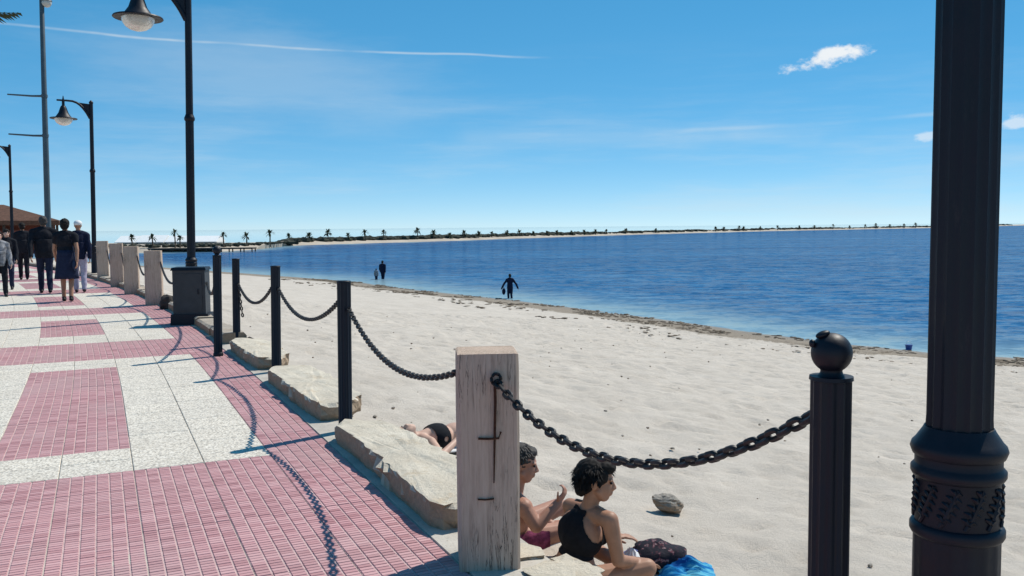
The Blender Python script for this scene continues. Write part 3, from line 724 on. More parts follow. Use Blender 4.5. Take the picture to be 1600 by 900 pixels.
iron_post(P340, 'ball-topped dark iron post on the tiled walk before the grey cabinet', True, 1.28, (0, math.radians(1.0)))
pb = iron_post(PB, 'nearest dark fluted iron post with a ball on top', True, 1.197)
# little bolt heads on the near ball, as left where a chain was fixed
mb = MB(); mb.ball((-0.026, -0.005, 1.197 + 0.112), (0.020, 0.014, 0.009), 14, 10, rot=Matrix.Rotation(-0.35, 3, 'Y')); mb.ball((-0.054, -0.005, 1.197 + 0.088), (0.008, 0.011, 0.011), 14, 10); o = mb.build('latch', IRON, pb, True); pb.rotation_euler = (0, 0, 0)

# ------------------------------------------------------------------ chains
def link_mesh(wr=0.0088, L=0.064, Wd=0.042):
    mb = MB(); pts = []; r = Wd / 2 - wr; s = L / 2 - wr - r
    for k in range(7): a_ = -math.pi / 2 + math.pi * k / 6; pts.append((s + r * math.cos(a_), r * math.sin(a_), 0))
    for k in range(7): a_ = math.pi / 2 + math.pi * k / 6; pts.append((-s + r * math.cos(a_), r * math.sin(a_), 0))
    mb.tube(pts, wr, 6, closed=True); return mb.mesh('link', CHAIN, True)
LM = link_mesh()
def chain_pts(p0, p1, sag, step):
    N = 400; pts = []
    for i in range(N + 1):
        k = i / N; p = p0.lerp(p1, k); p.z -= 4 * sag * k * (1 - k); pts.append(p)
    cum = [0.0]
    for i in range(N): cum.append(cum[-1] + (pts[i + 1] - pts[i]).length)
    n = max(2, round(cum[-1] / step)); out = []; i = 0
    for k in range(n + 1):
        while i < N - 1 and cum[i + 1] < cum[-1] * k / n: i += 1
        out.append(pts[i].lerp(pts[i + 1], (cum[-1] * k / n - cum[i]) / max(1e-9, cum[i + 1] - cum[i])))
    return out
def chain(p0, p1, sag, label, parts=True, sc_=1.0):
    p0, p1 = Vector(p0), Vector(p1)
    pts = chain_pts(p0, p1, sag, 0.046 * sc_)
    root = empty('chain', p0, 0, label, 'chain', 'iron chains between the posts') if parts else None
    mb = MB()
    for i in range(len(pts) - 1):
        a, b = pts[i], pts[i + 1]; d = (b - a).normalized(); m = (a + b) / 2
        q = d.to_track_quat('X', 'Z') @ Quaternion((1, 0, 0), math.radians(45 + 90 * (i % 2)) + random.uniform(-0.2, 0.2))
        if parts:
            o = link('link', LM, root, m - p0); o.rotation_mode = 'QUATERNION'; o.rotation_quaternion = q; o.scale = (sc_,) * 3
        else:
            mb.add([q @ (v.co * sc_) + m - p0 for v in LM.vertices], [tuple(f.vertices) for f in LM.polygons])
    if not parts: tag(mb.build('chain', CHAIN, None, True, loc=p0), label, 'chain', 'iron chains between the posts')
def hz(P, y, x):    # height of a picture point at the depth of P
    return at(x, y, P.y).z
Rw = Matrix.Rotation(math.radians(5), 3, 'Z')
chain(WP + Rw @ Vector((0.035, -0.155, 0.895)), PB + Vector((-0.036, 0.03, hz(PB, 652, 1262))), 0.245, 'nearest thick iron chain, hanging from timber post to ball-topped post', True, 1.06)
chain(P540 + Vector((0.05, -0.02, hz(P540, 482, 548))), WP + Vector((-0.145, 0.05, 0.905)), 0.20, 'iron chain hanging from the left side of the timber post')
chain(P432 + Vector((0.05, -0.02, hz(P432, 450, 440))), P540 + Vector((-0.04, 0.04, hz(P540, 472, 530))), 0.235, 'iron chain between the two nearest ball-less iron posts')
chain(P370 + Vector((0.05, -0.02, hz(P370, 443, 377))), P432 + Vector((-0.04, 0.04, hz(P432, 450, 426))), 0.22, 'iron chain between the two farther ball-less iron posts')
mbv = P370 + Vector((0.06, -0.03, 0.80))
chain(mbv, mbv + Vector((0.06, -0.05, -0.42)), 0.02, 'short loose end of chain hanging down an iron post')

# ------------------------------------------------------------------ lamp posts
def lamp_parts():
    P = {}
    mb = MB(); mb.lathe([(z_, r_ * 0.945) for z_, r_ in [(0.0, 0.20), (0.05, 0.20), (0.07, 0.165), (0.12, 0.15), (0.14, 0.112), (0.16, 0.107), (0.822, 0.106), (0.824, 0.111), (0.832, 0.1155), (0.846, 0.1155), (0.853, 0.111), (0.856, 0.1035), (0.968, 0.1035), (0.972, 0.111), (0.98, 0.1155), (0.992, 0.1155), (1.0, 0.108), (1.004, 0.106), (1.022, 0.106), (1.026, 0.112), (1.042, 0.118), (1.054, 0.114), (1.062, 0.106), (1.088, 0.088), (1.096, 0.084)]], 64, flute=16, fl_amp=0.006, fl_range=(0.16, 0.81))
    P['base_drum'] = (mb.mesh('base_drum', IRON, True), None)
    mb = MB()
    for k in range(11):         # slanting acanthus leaves round the drum, each with a midrib and side veins
        a0 = 2 * math.pi * k / 11
        def on(an, z, lift=0.0): r = 0.0975 + lift; return (r * math.cos(an), r * math.sin(an), z)
        mid = [on(a0 + 0.42 * q ** 0.8, 0.862 + 0.098 * q, 0.001) for q in np.linspace(0, 1, 9)]
        mb.tube(mid, [0.0075 - 0.005 * abs(j / 8 - 0.4) for j in range(9)], 6)
        for q in (0.15, 0.32, 0.5, 0.68, 0.85):
            an, z = a0 + 0.42 * q ** 0.8, 0.862 + 0.098 * q
            L = 0.20 * math.sin(math.pi * (0.2 + 0.7 * q))
            for s_ in (-1, 1):
                mb.tube([on(an, z), on(an + s_ * L * 0.5, z + 0.010, 0.002), on(an + s_ * L, z + 0.008 - 0.006 * s_)], [0.0055, 0.0065, 0.003], 6)
    P['leaf_relief'] = (mb.mesh('leaf_relief', IRON, True), 'base_drum')
    mb = MB(); mb.lathe([(1.094, 0.077), (1.12, 0.0755), (3.62, 0.074)], 96, flute=16, fl_amp=0.0065); P['lower_shaft'] = (mb.mesh('lower_shaft', IRON, True), None)
    mb = MB(); mb.lathe([(3.61, 0.083), (3.63, 0.094), (3.67, 0.094), (3.69, 0.083), (3.73, 0.07)], 32); P['collar'] = (mb.mesh('collar', IRON, True), None)
    mb = MB(); mb.lathe([(3.71, 0.066), (5.95, 0.060), (5.96, 0.07), (6.0, 0.07), (6.02, 0.05), (6.06, 0.02)], 32); P['upper_shaft'] = (mb.mesh('upper_shaft', IRON, True), None)
    # arm reaches out along local -X (over the walk)
    mb = MB(); pts = [(-0.04, 0, 5.44), (-0.08, 0, 5.52), (-0.13, 0, 5.61), (-0.19, 0, 5.70), (-0.26, 0, 5.79), (-0.35, 0, 5.88), (-0.45, 0, 5.945), (-0.58, 0, 5.985), (-0.75, 0, 5.99), (-1.06, 0, 5.985)]
    mb.tube(pts, [0.045, 0.045, 0.044, 0.043, 0.042, 0.040, 0.038, 0.036, 0.034, 0.03], 10)
    P['arm'] = (mb.mesh('arm', IRON, True), None)
    mb = MB(); mb.add([(-0.05, -0.014, 5.46), (-0.05, -0.014, 5.93), (-0.44, -0.014, 5.955), (-0.33, -0.014, 5.86), (-0.19, -0.014, 5.70), (-0.10, -0.014, 5.55), (-0.05, 0.014, 5.46), (-0.05, 0.014, 5.93), (-0.44, 0.014, 5.955), (-0.33, 0.014, 5.86), (-0.19, 0.014, 5.70), (-0.10, 0.014, 5.55)],
                      [(0, 1, 2, 3, 4, 5), (11, 10, 9, 8, 7, 6), (0, 6, 7, 1), (1, 7, 8, 2), (2, 8, 9, 3), (3, 9, 10, 4), (4, 10, 11, 5), (5, 11, 6, 0)]); P['arm_bracket'] = (mb.mesh('arm_bracket', IRON), 'arm')
    cx = -0.86; dz = -0.02
    mb = MB(); mb.lathe([(6.16, 0.01), (6.10, 0.02), (6.05, 0.03), (5.98, 0.045), (5.84, 0.045), (5.82, 0.07), (5.76, 0.10), (5.70, 0.12), (5.58, 0.16), (5.47, 0.235), (5.42, 0.285), (5.41, 0.285)], 32, (cx, 0, dz)); P['lantern_hood'] = (mb.mesh('lantern_hood', IRON, True), None)
    mb = MB(); mb.lathe([(5.425, 0.27), (5.415, 0.42), (5.395, 0.43), (5.385, 0.42), (5.395, 0.26)], 40, (cx, 0, dz), cap=False); P['brim'] = (mb.mesh('brim', IRON, True), 'lantern_hood')
    mb = MB(); mb.lathe([(5.40, 0.285), (5.36, 0.28), (5.30, 0.26), (5.24, 0.215), (5.19, 0.14), (5.165, 0.05)], 32, (cx, 0, dz)); P['globe'] = (mb.mesh('globe', GLASS, True), 'lantern_hood')
    return P
LP = lamp_parts()
def lamp(loc, rz, label, lean=0.0):
    root = empty('lamp_post', loc, rz, label, 'lamp post', 'lantern lamp posts along the walk'); root.rotation_euler = (0, lean, rz)
    done = {}
    for nme, (me, par) in LP.items(): done[nme] = link(nme, me, done[par] if par else root)
    return root
pl0 = at(1498, 690, 2.2); pl0.z = 0
lamp(pl0, rotz_uv(1), 'huge near dark lamp column at the right edge with an ornate drum')
p = at(297, 400, 16.7); p.z = 0; L1P = p
lamp(p, rotz_uv(16) + 0.05, 'dark lamp post with hanging lantern rising behind the grey cabinet', math.radians(1.1))
p = gz(148, 433); lamp(p, rotz_uv(34), 'second dark lantern lamp post, beside the farthest timber post', math.radians(1.0))
p = at(19, 380, 46.2); p.z = 0; lamp(p, rotz_uv(52), 'farthest dark lamp post, in front of the brown kiosk roof', math.radians(0.8))
# cabinet around the foot of the lamp
cb = empty('cabinet', W(15.3, 1.72), rotz_uv(15.5) - 0.33, 'dark grey metal cabinet standing on the kerb before a lamp post', 'cabinet')
cpos = at(301, 503, 15.3); cb.location = (cpos.x, cpos.y, 0.0)
mb = MB(); mb.box((0, 0, 0.09), (0.62, 0.50, 0.18), taper=0.97); mb.build('plinth', IRON, cb)
t_ = simple('cabinet_grey', (0.040, 0.042, 0.046), 0.55, 0.2, 6)
mb = MB(); mb.box((0, 0, 0.55), (0.53, 0.42, 0.74), taper=0.995); mb.build('body', t_, cb)
mb = MB(); mb.box((0, -0.214, 0.55), (0.42, 0.012, 0.62)); mb.build('door', t_, cb)
mb = MB(); mb.box((0.15, -0.226, 0.56), (0.02, 0.014, 0.09)); mb.build('handle', IRON, cb)
mb = MB(); mb.box((0, 0, 0.945), (0.58, 0.47, 0.05), taper=0.93); mb.build('lid', IRON, cb)

# chains along the farther timber posts
def far_chain(a, b, za, zb, sag, label): chain(Vector((a.x, a.y, za)), Vector((b.x, b.y, zb)), sag, label, False, 1.15)
a = cpos + Vector((-0.25, 0.1, 0)); b = WOODS[0] + Vector((0.17, -0.06, 0))
far_chain(b, a, 0.93, 0.80, 0.26, 'drooping chain between the grey cabinet and the nearest far timber post')
for i in range(3):
    far_chain(WOODS[i + 1] + Vector((0.17, -0.05, 0)), WOODS[i] + Vector((-0.12, 0.1, 0)), 0.98, 0.88, 0.36, ['chain between the first and second far timber posts', 'chain between the second and third far timber posts', 'chain between the third and farthest timber posts'][i])
far_chain(P340 + Vector((-0.02, 0.05, 0)), cpos + Vector((0.27, 0, 0)), 0.95, 0.70, 0.18, 'chain between the grey cabinet and the ball-topped iron post')
# dark rubbish bag on the sand beside the cabinet and a clump at the third post
def lump(name, loc, r, mat, label, cat, seed, zs=0.7, seg=18):
    mb = MB(); mb.ball((0, 0, r[2] * 0.7), r, seg, 12, fn=lambda d: 1 + 0.28 * mnoise.noise(d * 1.8 + Vector((seed, 0, 0))) + 0.14 * mnoise.noise(d * 4.5 + Vector((0, seed, 0))) + 0.06 * mnoise.noise(d * 11 + Vector((0, seed, 0))))
    return tag(mb.build(name, mat, None, False, loc=loc), label, cat)
def sand_height(p):
    u = p.x * UX + p.y * UY; v = p.x * VX + p.y * VY
    return float(sand_z(np.array([u]), np.array([v]))[0])
q_ = at(262, 466, 18.2); q_.z = 0.0
lump('seaweed_heap', q_, (0.16, 0.14, 0.17), DARKV, 'dark heap beside the grey cabinet on its left', 'heap', 2.0)
q_ = gz(387, 536); q_.z = sand_height(q_)
lump('seaweed_heap', q_, (0.12, 0.12, 0.11), DARKV, 'dark heap at the foot of the farthest ball-less iron post', 'heap', 3.0)

# tall slim mast with two thin cross arms and a globe
mp = at(77, 425, 37.0); mp.z = 0
mast = empty('light_mast', mp, 0, 'tall slim grey-blue mast with thin cross arms behind the walkers', 'mast'); mast.rotation_euler = (0, math.radians(0.9), 0)
mb = MB(); mb.lathe([(0, 0.18), (0.06, 0.18), (0.08, 0.125), (4, 0.115), (11.9, 0.085), (11.95, 0.04)], 20); mb.build('pole', MAST, mast, True)
for zz, ln in ((at(77, 212, 37).z, 1.5), (at(76, 150, 37).z, 1.5)):
    mb = MB(); mb.tube([(0.12, 0, zz), (-0.5, 0, zz + 0.0), (-ln, 0, zz + 0.06)], [0.05, 0.04, 0.03], 8); mb.build('cross_arm', MAST, mast, True)
    mb = MB(); mb.lathe([(zz - 0.06, 0.125), (zz + 0.06, 0.125)], 16); mb.build('clamp', MAST, mast, True)
zt = at(80, 4, 37).z
mb = MB(); mb.ball((0.2, 0, zt), 0.19, 16, 10); mb.build('globe', GLASS, mast, True)
mb = MB(); mb.tube([(0, 0, zt + 0.32), (0.12, 0, zt + 0.34), (0.2, 0, zt + 0.2)], 0.03, 8); mb.lathe([(zt + 0.06, 0.21), (zt + 0.14, 0.17), (zt + 0.22, 0.05)], 16, (0.2, 0, 0)); mb.build('globe_bracket', MAST, mast, True)

# kiosk with a brown thatched roof at the far left
kp = at(-20, 420, 55.0); kp.z = 0
ki = empty('kiosk', kp, math.radians(24), 'beach kiosk with a brown thatched roof at the left edge', 'kiosk')
zr = at(0, 326, 55).z; ze = at(76, 345, 55).z; zb = at(40, 366, 55).z
mb = MB(); a_, b_ = 4.2, 3.0
mb.add([(-a_, -b_, ze), (a_, -b_, ze), (a_, b_, ze), (-a_, b_, ze), (-a_ * 0.45, 0, zr + 0.25), (a_ * 0.25, 0, zr + 0.25), (-a_, -b_, ze - 0.25), (a_, -b_, ze - 0.25), (a_, b_, ze - 0.25), (-a_, b_, ze - 0.25)],
       [(0, 1, 5, 4), (1, 2, 5), (2, 3, 4, 5), (3, 0, 4), (6, 7, 1, 0), (7, 8, 2, 1), (8, 9, 3, 2), (9, 6, 0, 3), (9, 8, 7, 6)]); mb.build('roof', THATCH, ki)
for sx_ in (-1, -0.33, 0.33, 1):
    for sy_ in (-1, 1):
        mb = MB(); mb.tube([(sx_ * 3.8, sy_ * 2.7, 0), (sx_ * 3.8, sy_ * 2.7, ze)], 0.08, 8); mb.build('post', DARKV, ki)
KW = simple('kiosk_board', (0.16, 0.055, 0.040), 0.9, 0.35, 2)
mb = MB(); mb.box((0, -2.6, zb / 2 + 0.5), (7.4, 0.08, 0.9)); mb.build('fascia_board', KW, ki)
mb = MB(); mb.box((-0.4, 0.6, 0.55), (5.0, 0.6, 1.1)); mb.build('counter', DARKV, ki)
mb = MB(); mb.box((0, 2.5, ze / 2), (7.4, 0.12, ze - 0.3)); mb.build('back_wall', KW, ki)

# ------------------------------------------------------------------ things across the bay
def ring_palm_mesh(seed):
    r = random.Random(seed); mb = MB()
    for k in range(34):
        a_ = r.uniform(0, 6.283); el_ = r.uniform(-0.7, 1.3); L = r.uniform(0.75, 1.15)
        d = Vector((math.cos(a_) * math.cos(el_), math.sin(a_) * math.cos(el_), math.sin(el_))); s = Vector((-math.sin(a_), math.cos(a_), 0)) * 0.14
        m_ = d * L * 0.55 + Vector((0, 0, 0.06)); e_ = d * L + Vector((0, 0, -0.22))
        mb.add([-s * 0.4, s * 0.4, m_ + s, m_ - s, e_], [(0, 1, 2, 3), (3, 2, 4)])
    return mb.mesh('crown', FARGREEN)
crowns = [ring_palm_mesh(k) for k in range(5)]
mb = MB(); mb.tube([(0, 0, -0.2), (0.04, 0, 0.4), (0.0, 0.03, 1.0)], [0.15, 0.11, 0.09], 7); TRK = mb.mesh('trunk', BARK)
palm_px = [(190, 365), (223, 367), (259, 363), (267, 366), (337, 363), (375, 366), (413, 357), (444, 366), (477, 366), (507, 357), (539, 366), (566, 361), (596, 358), (650, 357), (675, 361), (701, 366), (724, 361), (747, 364), (768, 361), (792, 361), (812, 361), (834, 362), (856, 361), (871, 361), (894, 361), (914, 361), (932, 361), (949, 358), (980, 357), (1027, 358), (1121, 354), (1134, 355), (1158, 354), (1165, 354), (1191, 354), (1218, 353), (1252, 353), (1276, 352), (1305, 351), (1331, 352), (1355, 351), (1372, 350), (1394, 350), (1416, 349.5), (1434, 349)]
PL = ['leftmost small palm before the white-roofed pavilion', 'second small palm from the left before the white-roofed pavilion', 'taller palm of the close pair before the white-roofed pavilion', 'shorter palm of the close pair before the white-roofed pavilion',
      'small palm at the right end of the white-roofed pavilion', 'small palm above the outer end of the dark jetty', 'tall palm just right of the dark jetty']
for i, (x, ytop) in enumerate(palm_px):
    p = spit_at(x); out = Vector((p.x * 0.25, p.y, 0)).normalized(); p = p + out * 6; p.z = SEAZ + 0.7
    H = max(1.6, at(x, ytop, p.y).z - p.z) * (0.92 + 0.1 * (i % 3))
    o = empty('palm_tree', p, random.uniform(0, 6), PL[i] if i < 7 else ('taller dark palm, tallest on the spit right of the jetty' if x == 507 else 'small dark palm in the row along the open spit right of the jetty'), 'palm', 'palms along the spit')
    cs = (1.0 + 0.3 * random.random()) * (1.0 + p.y / 800) * (0.72 if x < 340 else 1.0)
    link('trunk', TRK, o, scale=(0.8 + p.y / 600, 1 + p.y / 600, H - 0.5 * cs)); link('crown', crowns[i % 5], o, loc=(0, 0, H - 0.55 * cs), scale=(cs, cs, cs * random.uniform(0.8, 1.15)))
# long white pavilion at the root of the spit, and a dark jetty
pv = spit_at(240); d_ = 176.0
pv = at(242, 384, d_); 
pav = empty('pavilion', Vector((pv.x, d_ + 8, SEAZ + 0.9)), 0, 'long low white-roofed pavilion across the bay at the left', 'pavilion')
w_ = 165 / FPX * d_; zt_ = at(240, 368.5, d_).z - pav.location.z; zb_ = at(240, 383, d_).z - pav.location.z
for k, (x0, x1, dz) in enumerate([(-0.5, -0.30, 0.0), (-0.295, -0.02, 0.1), (-0.015, 0.22, -0.05), (0.225, 0.5, -0.12)]):
    xa, xb = x0 * w_ + 0.05, x1 * w_ - 0.05; zw = zb_ + 0.30 * (zt_ - zb_)
    mb = MB(); mb.box(((xa + xb) / 2, 0.4, (zb_ + zw) / 2), (xb - xa - 0.3, 4.2, zw - zb_)); mb.build('wall', WHITEP, pav)
    mb = MB(); zr_ = zt_ + dz
    mb.add([(xa, -2.6, zw), (xb, -2.6, zw), (xb, 0.6, zr_), (xa, 0.6, zr_), (xb, 3.2, zw), (xa, 3.2, zw), (xa, -2.6, zw - 0.12), (xb, -2.6, zw - 0.12), (xb, 3.2, zw - 0.12), (xa, 3.2, zw - 0.12)],
           [(0, 1, 2, 3), (3, 2, 4, 5), (6, 7, 1, 0), (7, 8, 4, 2, 1), (8, 9, 5, 4), (9, 6, 0, 3, 5), (9, 8, 7, 6)]); mb.build('roof', WHITEP, pav)
for k in range(12):
    mb = MB(); mb.box((-0.48 * w_ + k * 0.96 * w_ / 11, -2.0, zb_ / 2 - 0.4), (0.2, 0.2, zb_ + 0.8)); mb.build('pile', DARKV, pav)
mb = MB(); mb.box((0, -2.3, zb_ - 0.12), (w_ + 1.5, 3.2, 0.22)); mb.build('deck', DARKV, pav)
jy = 158.0; j0 = at(235, 391, jy); j1 = at(398, 391, jy)
jet = empty('jetty', Vector(((j0.x + j1.x) / 2, jy, SEAZ)), 0, 'dark timber jetty reaching into the bay below the white pavilion', 'jetty')
mb = MB(); mb.box((0, 0, 0.62), (j1.x - j0.x, 2.4, 0.24)); mb.build('deck', DARKV, jet)
for k in range(10):
    for s_ in (-1, 1):
        mb = MB(); mb.tube([((k / 9 - 0.5) * (j1.x - j0.x) * 0.98, s_ * 1.0, -0.6), ((k / 9 - 0.5) * (j1.x - j0.x) * 0.98, s_ * 1.0, 0.62)], 0.11, 6); mb.build('pile', DARKV, jet)

# seaweed tufts and debris along the tide line
mb = MB()
for k in range(3200):
    u = 8 + 62 * random.random() ** 1.5; d_ = -abs(random.gauss(1.2, 0.9)) if random.random() < 0.85 else -random.uniform(3, 5.5)
    if mnoise.noise(Vector((u * 0.35, d_ * 0.5, 2))) < -0.08: continue
    v = float(shore_v(u)) + d_; z = float(sand_z(np.array([u]), np.array([v]))[0])
    s_ = random.uniform(0.015, 0.055) * (1 + u / 50); sd_ = random.random() * 40
    mb.ball((u * UX + v * VX, u * UY + v * VY, z + 0.01), (s_ * random.uniform(1, 2.4), s_, s_ * random.uniform(0.18, 0.4)), 7, 5, rot=Matrix.Rotation(random.uniform(0, 3), 3, 'Z'), fn=lambda d, q=sd_: 1 + 0.8 * mnoise.noise(d * 2.2 + Vector((q, q, 0))))
tag(mb.build('seaweed', SEAWEED), 'strand of dry brown seaweed along the tide line', 'seaweed', kind='stuff')
q_ = gz(1420, 541, SEAZ + 0.1)
q_.z = sand_height(q_) if sand_height(q_) > SEAZ else SEAZ - 0.05
bk = empty('bucket', q_, 0.4, 'small blue bucket at the tide line left of the lamp column', 'bucket')
BLUEP = simple('blue_plastic', (0.03, 0.07, 0.25), 0.4, 0.1)
mb = MB(); mb.lathe([(0, 0.08), (0.18, 0.105), (0.185, 0.115), (0.20, 0.115)], 16); mb.build('pail', BLUEP, bk)
mb = MB(); mb.tube([(0.11 * math.cos(a_), 0, 0.19 + 0.11 * math.sin(a_)) for a_ in np.linspace(0, math.pi, 9)], 0.008, 6); mb.build('handle', WHITEP, bk)

mb = MB()
for k in range(230):
    u = random.uniform(3, 26); e_ = 2.4 + curve(u); v = e_ + random.random() ** 1.4 * (float(shore_v(u)) - e_ - 1)
    z = float(sand_z(np.array([u]), np.array([v]))[0]); s_ = random.uniform(0.006, 0.022); sd_ = random.random() * 40
    mb.ball((u * UX + v * VX, u * UY + v * VY, z + 0.02), (s_ * random.uniform(1, 1.8), s_, s_ * 0.7), 6, 4, rot=Matrix.Rotation(random.uniform(0, 3), 3, 'Z'), fn=lambda d, q=sd_: 1 + 0.5 * mnoise.noise(d * 1.5 + Vector((q, 0, q))))
tag(mb.build('pebbles', GREYROCK), 'scattered shells and pebbles on the dry sand', 'pebbles', kind='stuff')
# rock lying on the sand
def uvh(x, y, z):
    p = gz(x, y, z)
    for _ in range(6): p = gz(x, y, sand_height(p))
    return p
rk = uvh(1044, 796, -0.5)
mb = MB(); rr = random.Random(4)
mb.ball((0, 0, 0.045), (0.130, 0.085, 0.070), 20, 14, fn=lambda d: 1 + 0.30 * mnoise.noise(d * 1.3 + Vector((3.3, 1, 0))) + 0.13 * mnoise.noise(d * 4 + Vector((2, 3, 1))) + 0.05 * mnoise.noise(d * 12), rot=Matrix.Rotation(math.radians(14), 3, 'Y'))
tag(mb.build('rock', GREYROCK, None, False, loc=rk), 'lone grey rock lying on the sand to the right of the woman', 'rock')

# ------------------------------------------------------------------ people
def remesh(mb, voxel, smooth_it=4, name='body', mat=None):
    me = mb.mesh('tmp', [mat] if mat else [], True)
    o = bpy.data.objects.new('tmp', me); COL.objects.link(o)
    r = o.modifiers.new('r', 'REMESH'); r.mode = 'VOXEL'; r.voxel_size = voxel; r.use_smooth_shade = True
    s = o.modifiers.new('s', 'SMOOTH'); s.factor = 0.5; s.iterations = smooth_it
    dg = bpy.context.evaluated_depsgraph_get(); ev = o.evaluated_get(dg)
    out = bpy.data.meshes.new_from_object(ev); out.name = name
    bpy.data.objects.remove(o); bpy.data.meshes.remove(me)
    if mat and not out.materials: out.materials.append(mat)
    return out
def jitter(me, *terms):
    n = len(me.vertices); co = np.empty(n * 3, np.float32); no = np.empty(n * 3, np.float32)
    me.vertices.foreach_get('co', co); me.vertex_normals.foreach_get('vector', no); co = co.reshape(-1, 3); no = no.reshape(-1, 3)
    d = np.array([sum(a * mnoise.noise(Vector(p) * f) for a, f in terms) for p in co.tolist()], np.float32)
    me.vertices.foreach_set('co', (co + no * d[:, None]).ravel()); me.update()
def cap(mb, a, ra, b, rb, n=12, inf=0.0):
    """tapered capsule from a to b"""
    a, b = Vector(a), Vector(b); ra += inf; rb += inf
    t = (b - a); L = t.length; t = t / max(L, 1e-6); ref = Vector((0, 0, 1)) if abs(t.z) < 0.9 else Vector((1, 0, 0))
    x = t.cross(ref).normalized(); y = t.cross(x)
    rings = []
    for k in range(5): ph = -math.pi / 2 + math.pi / 2 * k / 4; rings.append((a + t * (ra * math.sin(ph)), max(ra * math.cos(ph), 1e-4)))
    for k in range(1, 4): rings.append((a.lerp(b, k / 4), ra + (rb - ra) * k / 4))
    for k in range(5): ph = math.pi / 2 * k / 4; rings.append((b + t * (rb * math.sin(ph)), max(rb * math.cos(ph), 1e-4)))
    vs = [c + (x * math.cos(2 * math.pi * i / n) + y * math.sin(2 * math.pi * i / n)) * r for c, r in rings for i in range(n)]
    fs = [(j * n + i, j * n + (i + 1) % n, (j + 1) * n + (i + 1) % n, (j + 1) * n + i) for j in range(len(rings) - 1) for i in range(n)]
    fs += [tuple(range(n - 1, -1, -1)), tuple((len(rings) - 1) * n + i for i in range(n))]
    fs = [f[::-1] for f in fs]
    mb.add(vs, fs)
def frame(fwd, up):
    f = Vector(fwd).normalized(); u = Vector(up); u = (u - f * u.dot(f)).normalized(); l = u.cross(f)
    return Matrix((f, l, u)).transposed()       # columns: forward, left, up
def head_prims(mb, c, fr, s=1.0):
    """c: head centre; fr: 3x3 frame (forward, left, up); about 0.225 m tall at s = 1"""
    def P(x, y, z): return Vector(c) + fr @ (Vector((x, y, z)) * s)
    B = lambda q, r, **k: mb.ball(P(*q), Vector(r) * s, 16, 12, rot=fr, **k)
    B((-0.012, 0, 0.03), (0.098, 0.076, 0.086))           # cranium
    B((0.030, 0, -0.030), (0.062, 0.058, 0.072))          # face
    B((0.048, 0, -0.078), (0.034, 0.036, 0.030))          # chin and jaw
    cap(mb, P(0.020, 0.048, -0.045), 0.020 * s, P(0.050, 0.020, -0.085), 0.019 * s); cap(mb, P(0.020, -0.048, -0.045), 0.020 * s, P(0.050, -0.020, -0.085), 0.019 * s)
    cap(mb, P(0.086, 0, 0.010), 0.008 * s, P(0.104, 0, -0.026), 0.0115 * s)    # nose
    B((0.098, 0.011, -0.030), (0.011, 0.008, 0.008)); B((0.098, -0.011, -0.030), (0.011, 0.008, 0.008))
    B((0.080, 0.028, 0.021), (0.014, 0.026, 0.008)); B((0.080, -0.028, 0.021), (0.014, 0.026, 0.008))   # brow
    B((0.087, 0, -0.052), (0.012, 0.022, 0.0065)); B((0.085, 0, -0.064), (0.011, 0.019, 0.0065))          # lips
    for s_ in (-1, 1): B((-0.006, s_ * 0.077, -0.004), (0.017, 0.009, 0.030))                              # ears
def hand_prims(mb, w, d, nrm, s=1.0, curl=0.35, side=1, spread=0.0):
    """hand from wrist w along d; nrm: palm normal; thumb on side*(d x nrm)"""
    w = Vector(w); d = Vector(d).normalized(); nrm = Vector(nrm); nrm = (nrm - d * nrm.dot(d)).normalized(); x = d.cross(nrm) * side
    fr = Matrix((d, x, nrm)).transposed()
    mb.ball(w + d * 0.046 * s, (0.052 * s, 0.040 * s, 0.015 * s), 14, 10, rot=fr)
    for k, (off, L) in enumerate(((0.029, 0.072), (0.0098, 0.080), (-0.0098, 0.075), (-0.029, 0.058))):
        b = w + d * 0.086 * s + x * off * s; fd = (d + x * (off * (2.0 + spread * 10))).normalized()
        p = b
        for j, fl in enumerate((0.45, 0.30, 0.25)):
            a_ = curl * (0.6 + j * 0.9); dd = (fd * math.cos(a_) + nrm * math.sin(a_)).normalized(); q = p + dd * L * fl * s
            cap(mb, p, (0.0088 - j * 0.0008) * s, q, (0.0082 - j * 0.001) * s, 8); p = q
    p = w + d * 0.022 * s + x * 0.030 * s; td = (d * 0.7 + x * 0.75 + nrm * 0.25).normalized(); q = p + td * 0.036 * s
    cap(mb, p, 0.0125 * s, q, 0.010 * s, 8); td = (d * 0.9 + x * 0.3 + nrm * 0.35).normalized(); cap(mb, q, 0.010 * s, q + td * 0.030 * s, 0.008 * s, 8)
def foot_prims(mb, ank, fwd, s=1.0, inf=0.0, up=Vector((0, 0, 1))):
    f = Vector(fwd).normalized(); ank = Vector(ank)
    cap(mb, ank - f * 0.035 * s - up * 0.045 * s, 0.032 * s, ank + f * 0.09 * s - up * 0.052 * s, 0.030 * s, inf=inf)
    cap(mb, ank + f * 0.08 * s - up * 0.055 * s, 0.033 * s, ank + f * 0.155 * s - up * 0.062 * s, 0.021 * s, inf=inf)
    cap(mb, ank, 0.036 * s, ank + f * 0.05 * s - up * 0.04 * s, 0.034 * s, inf=inf)
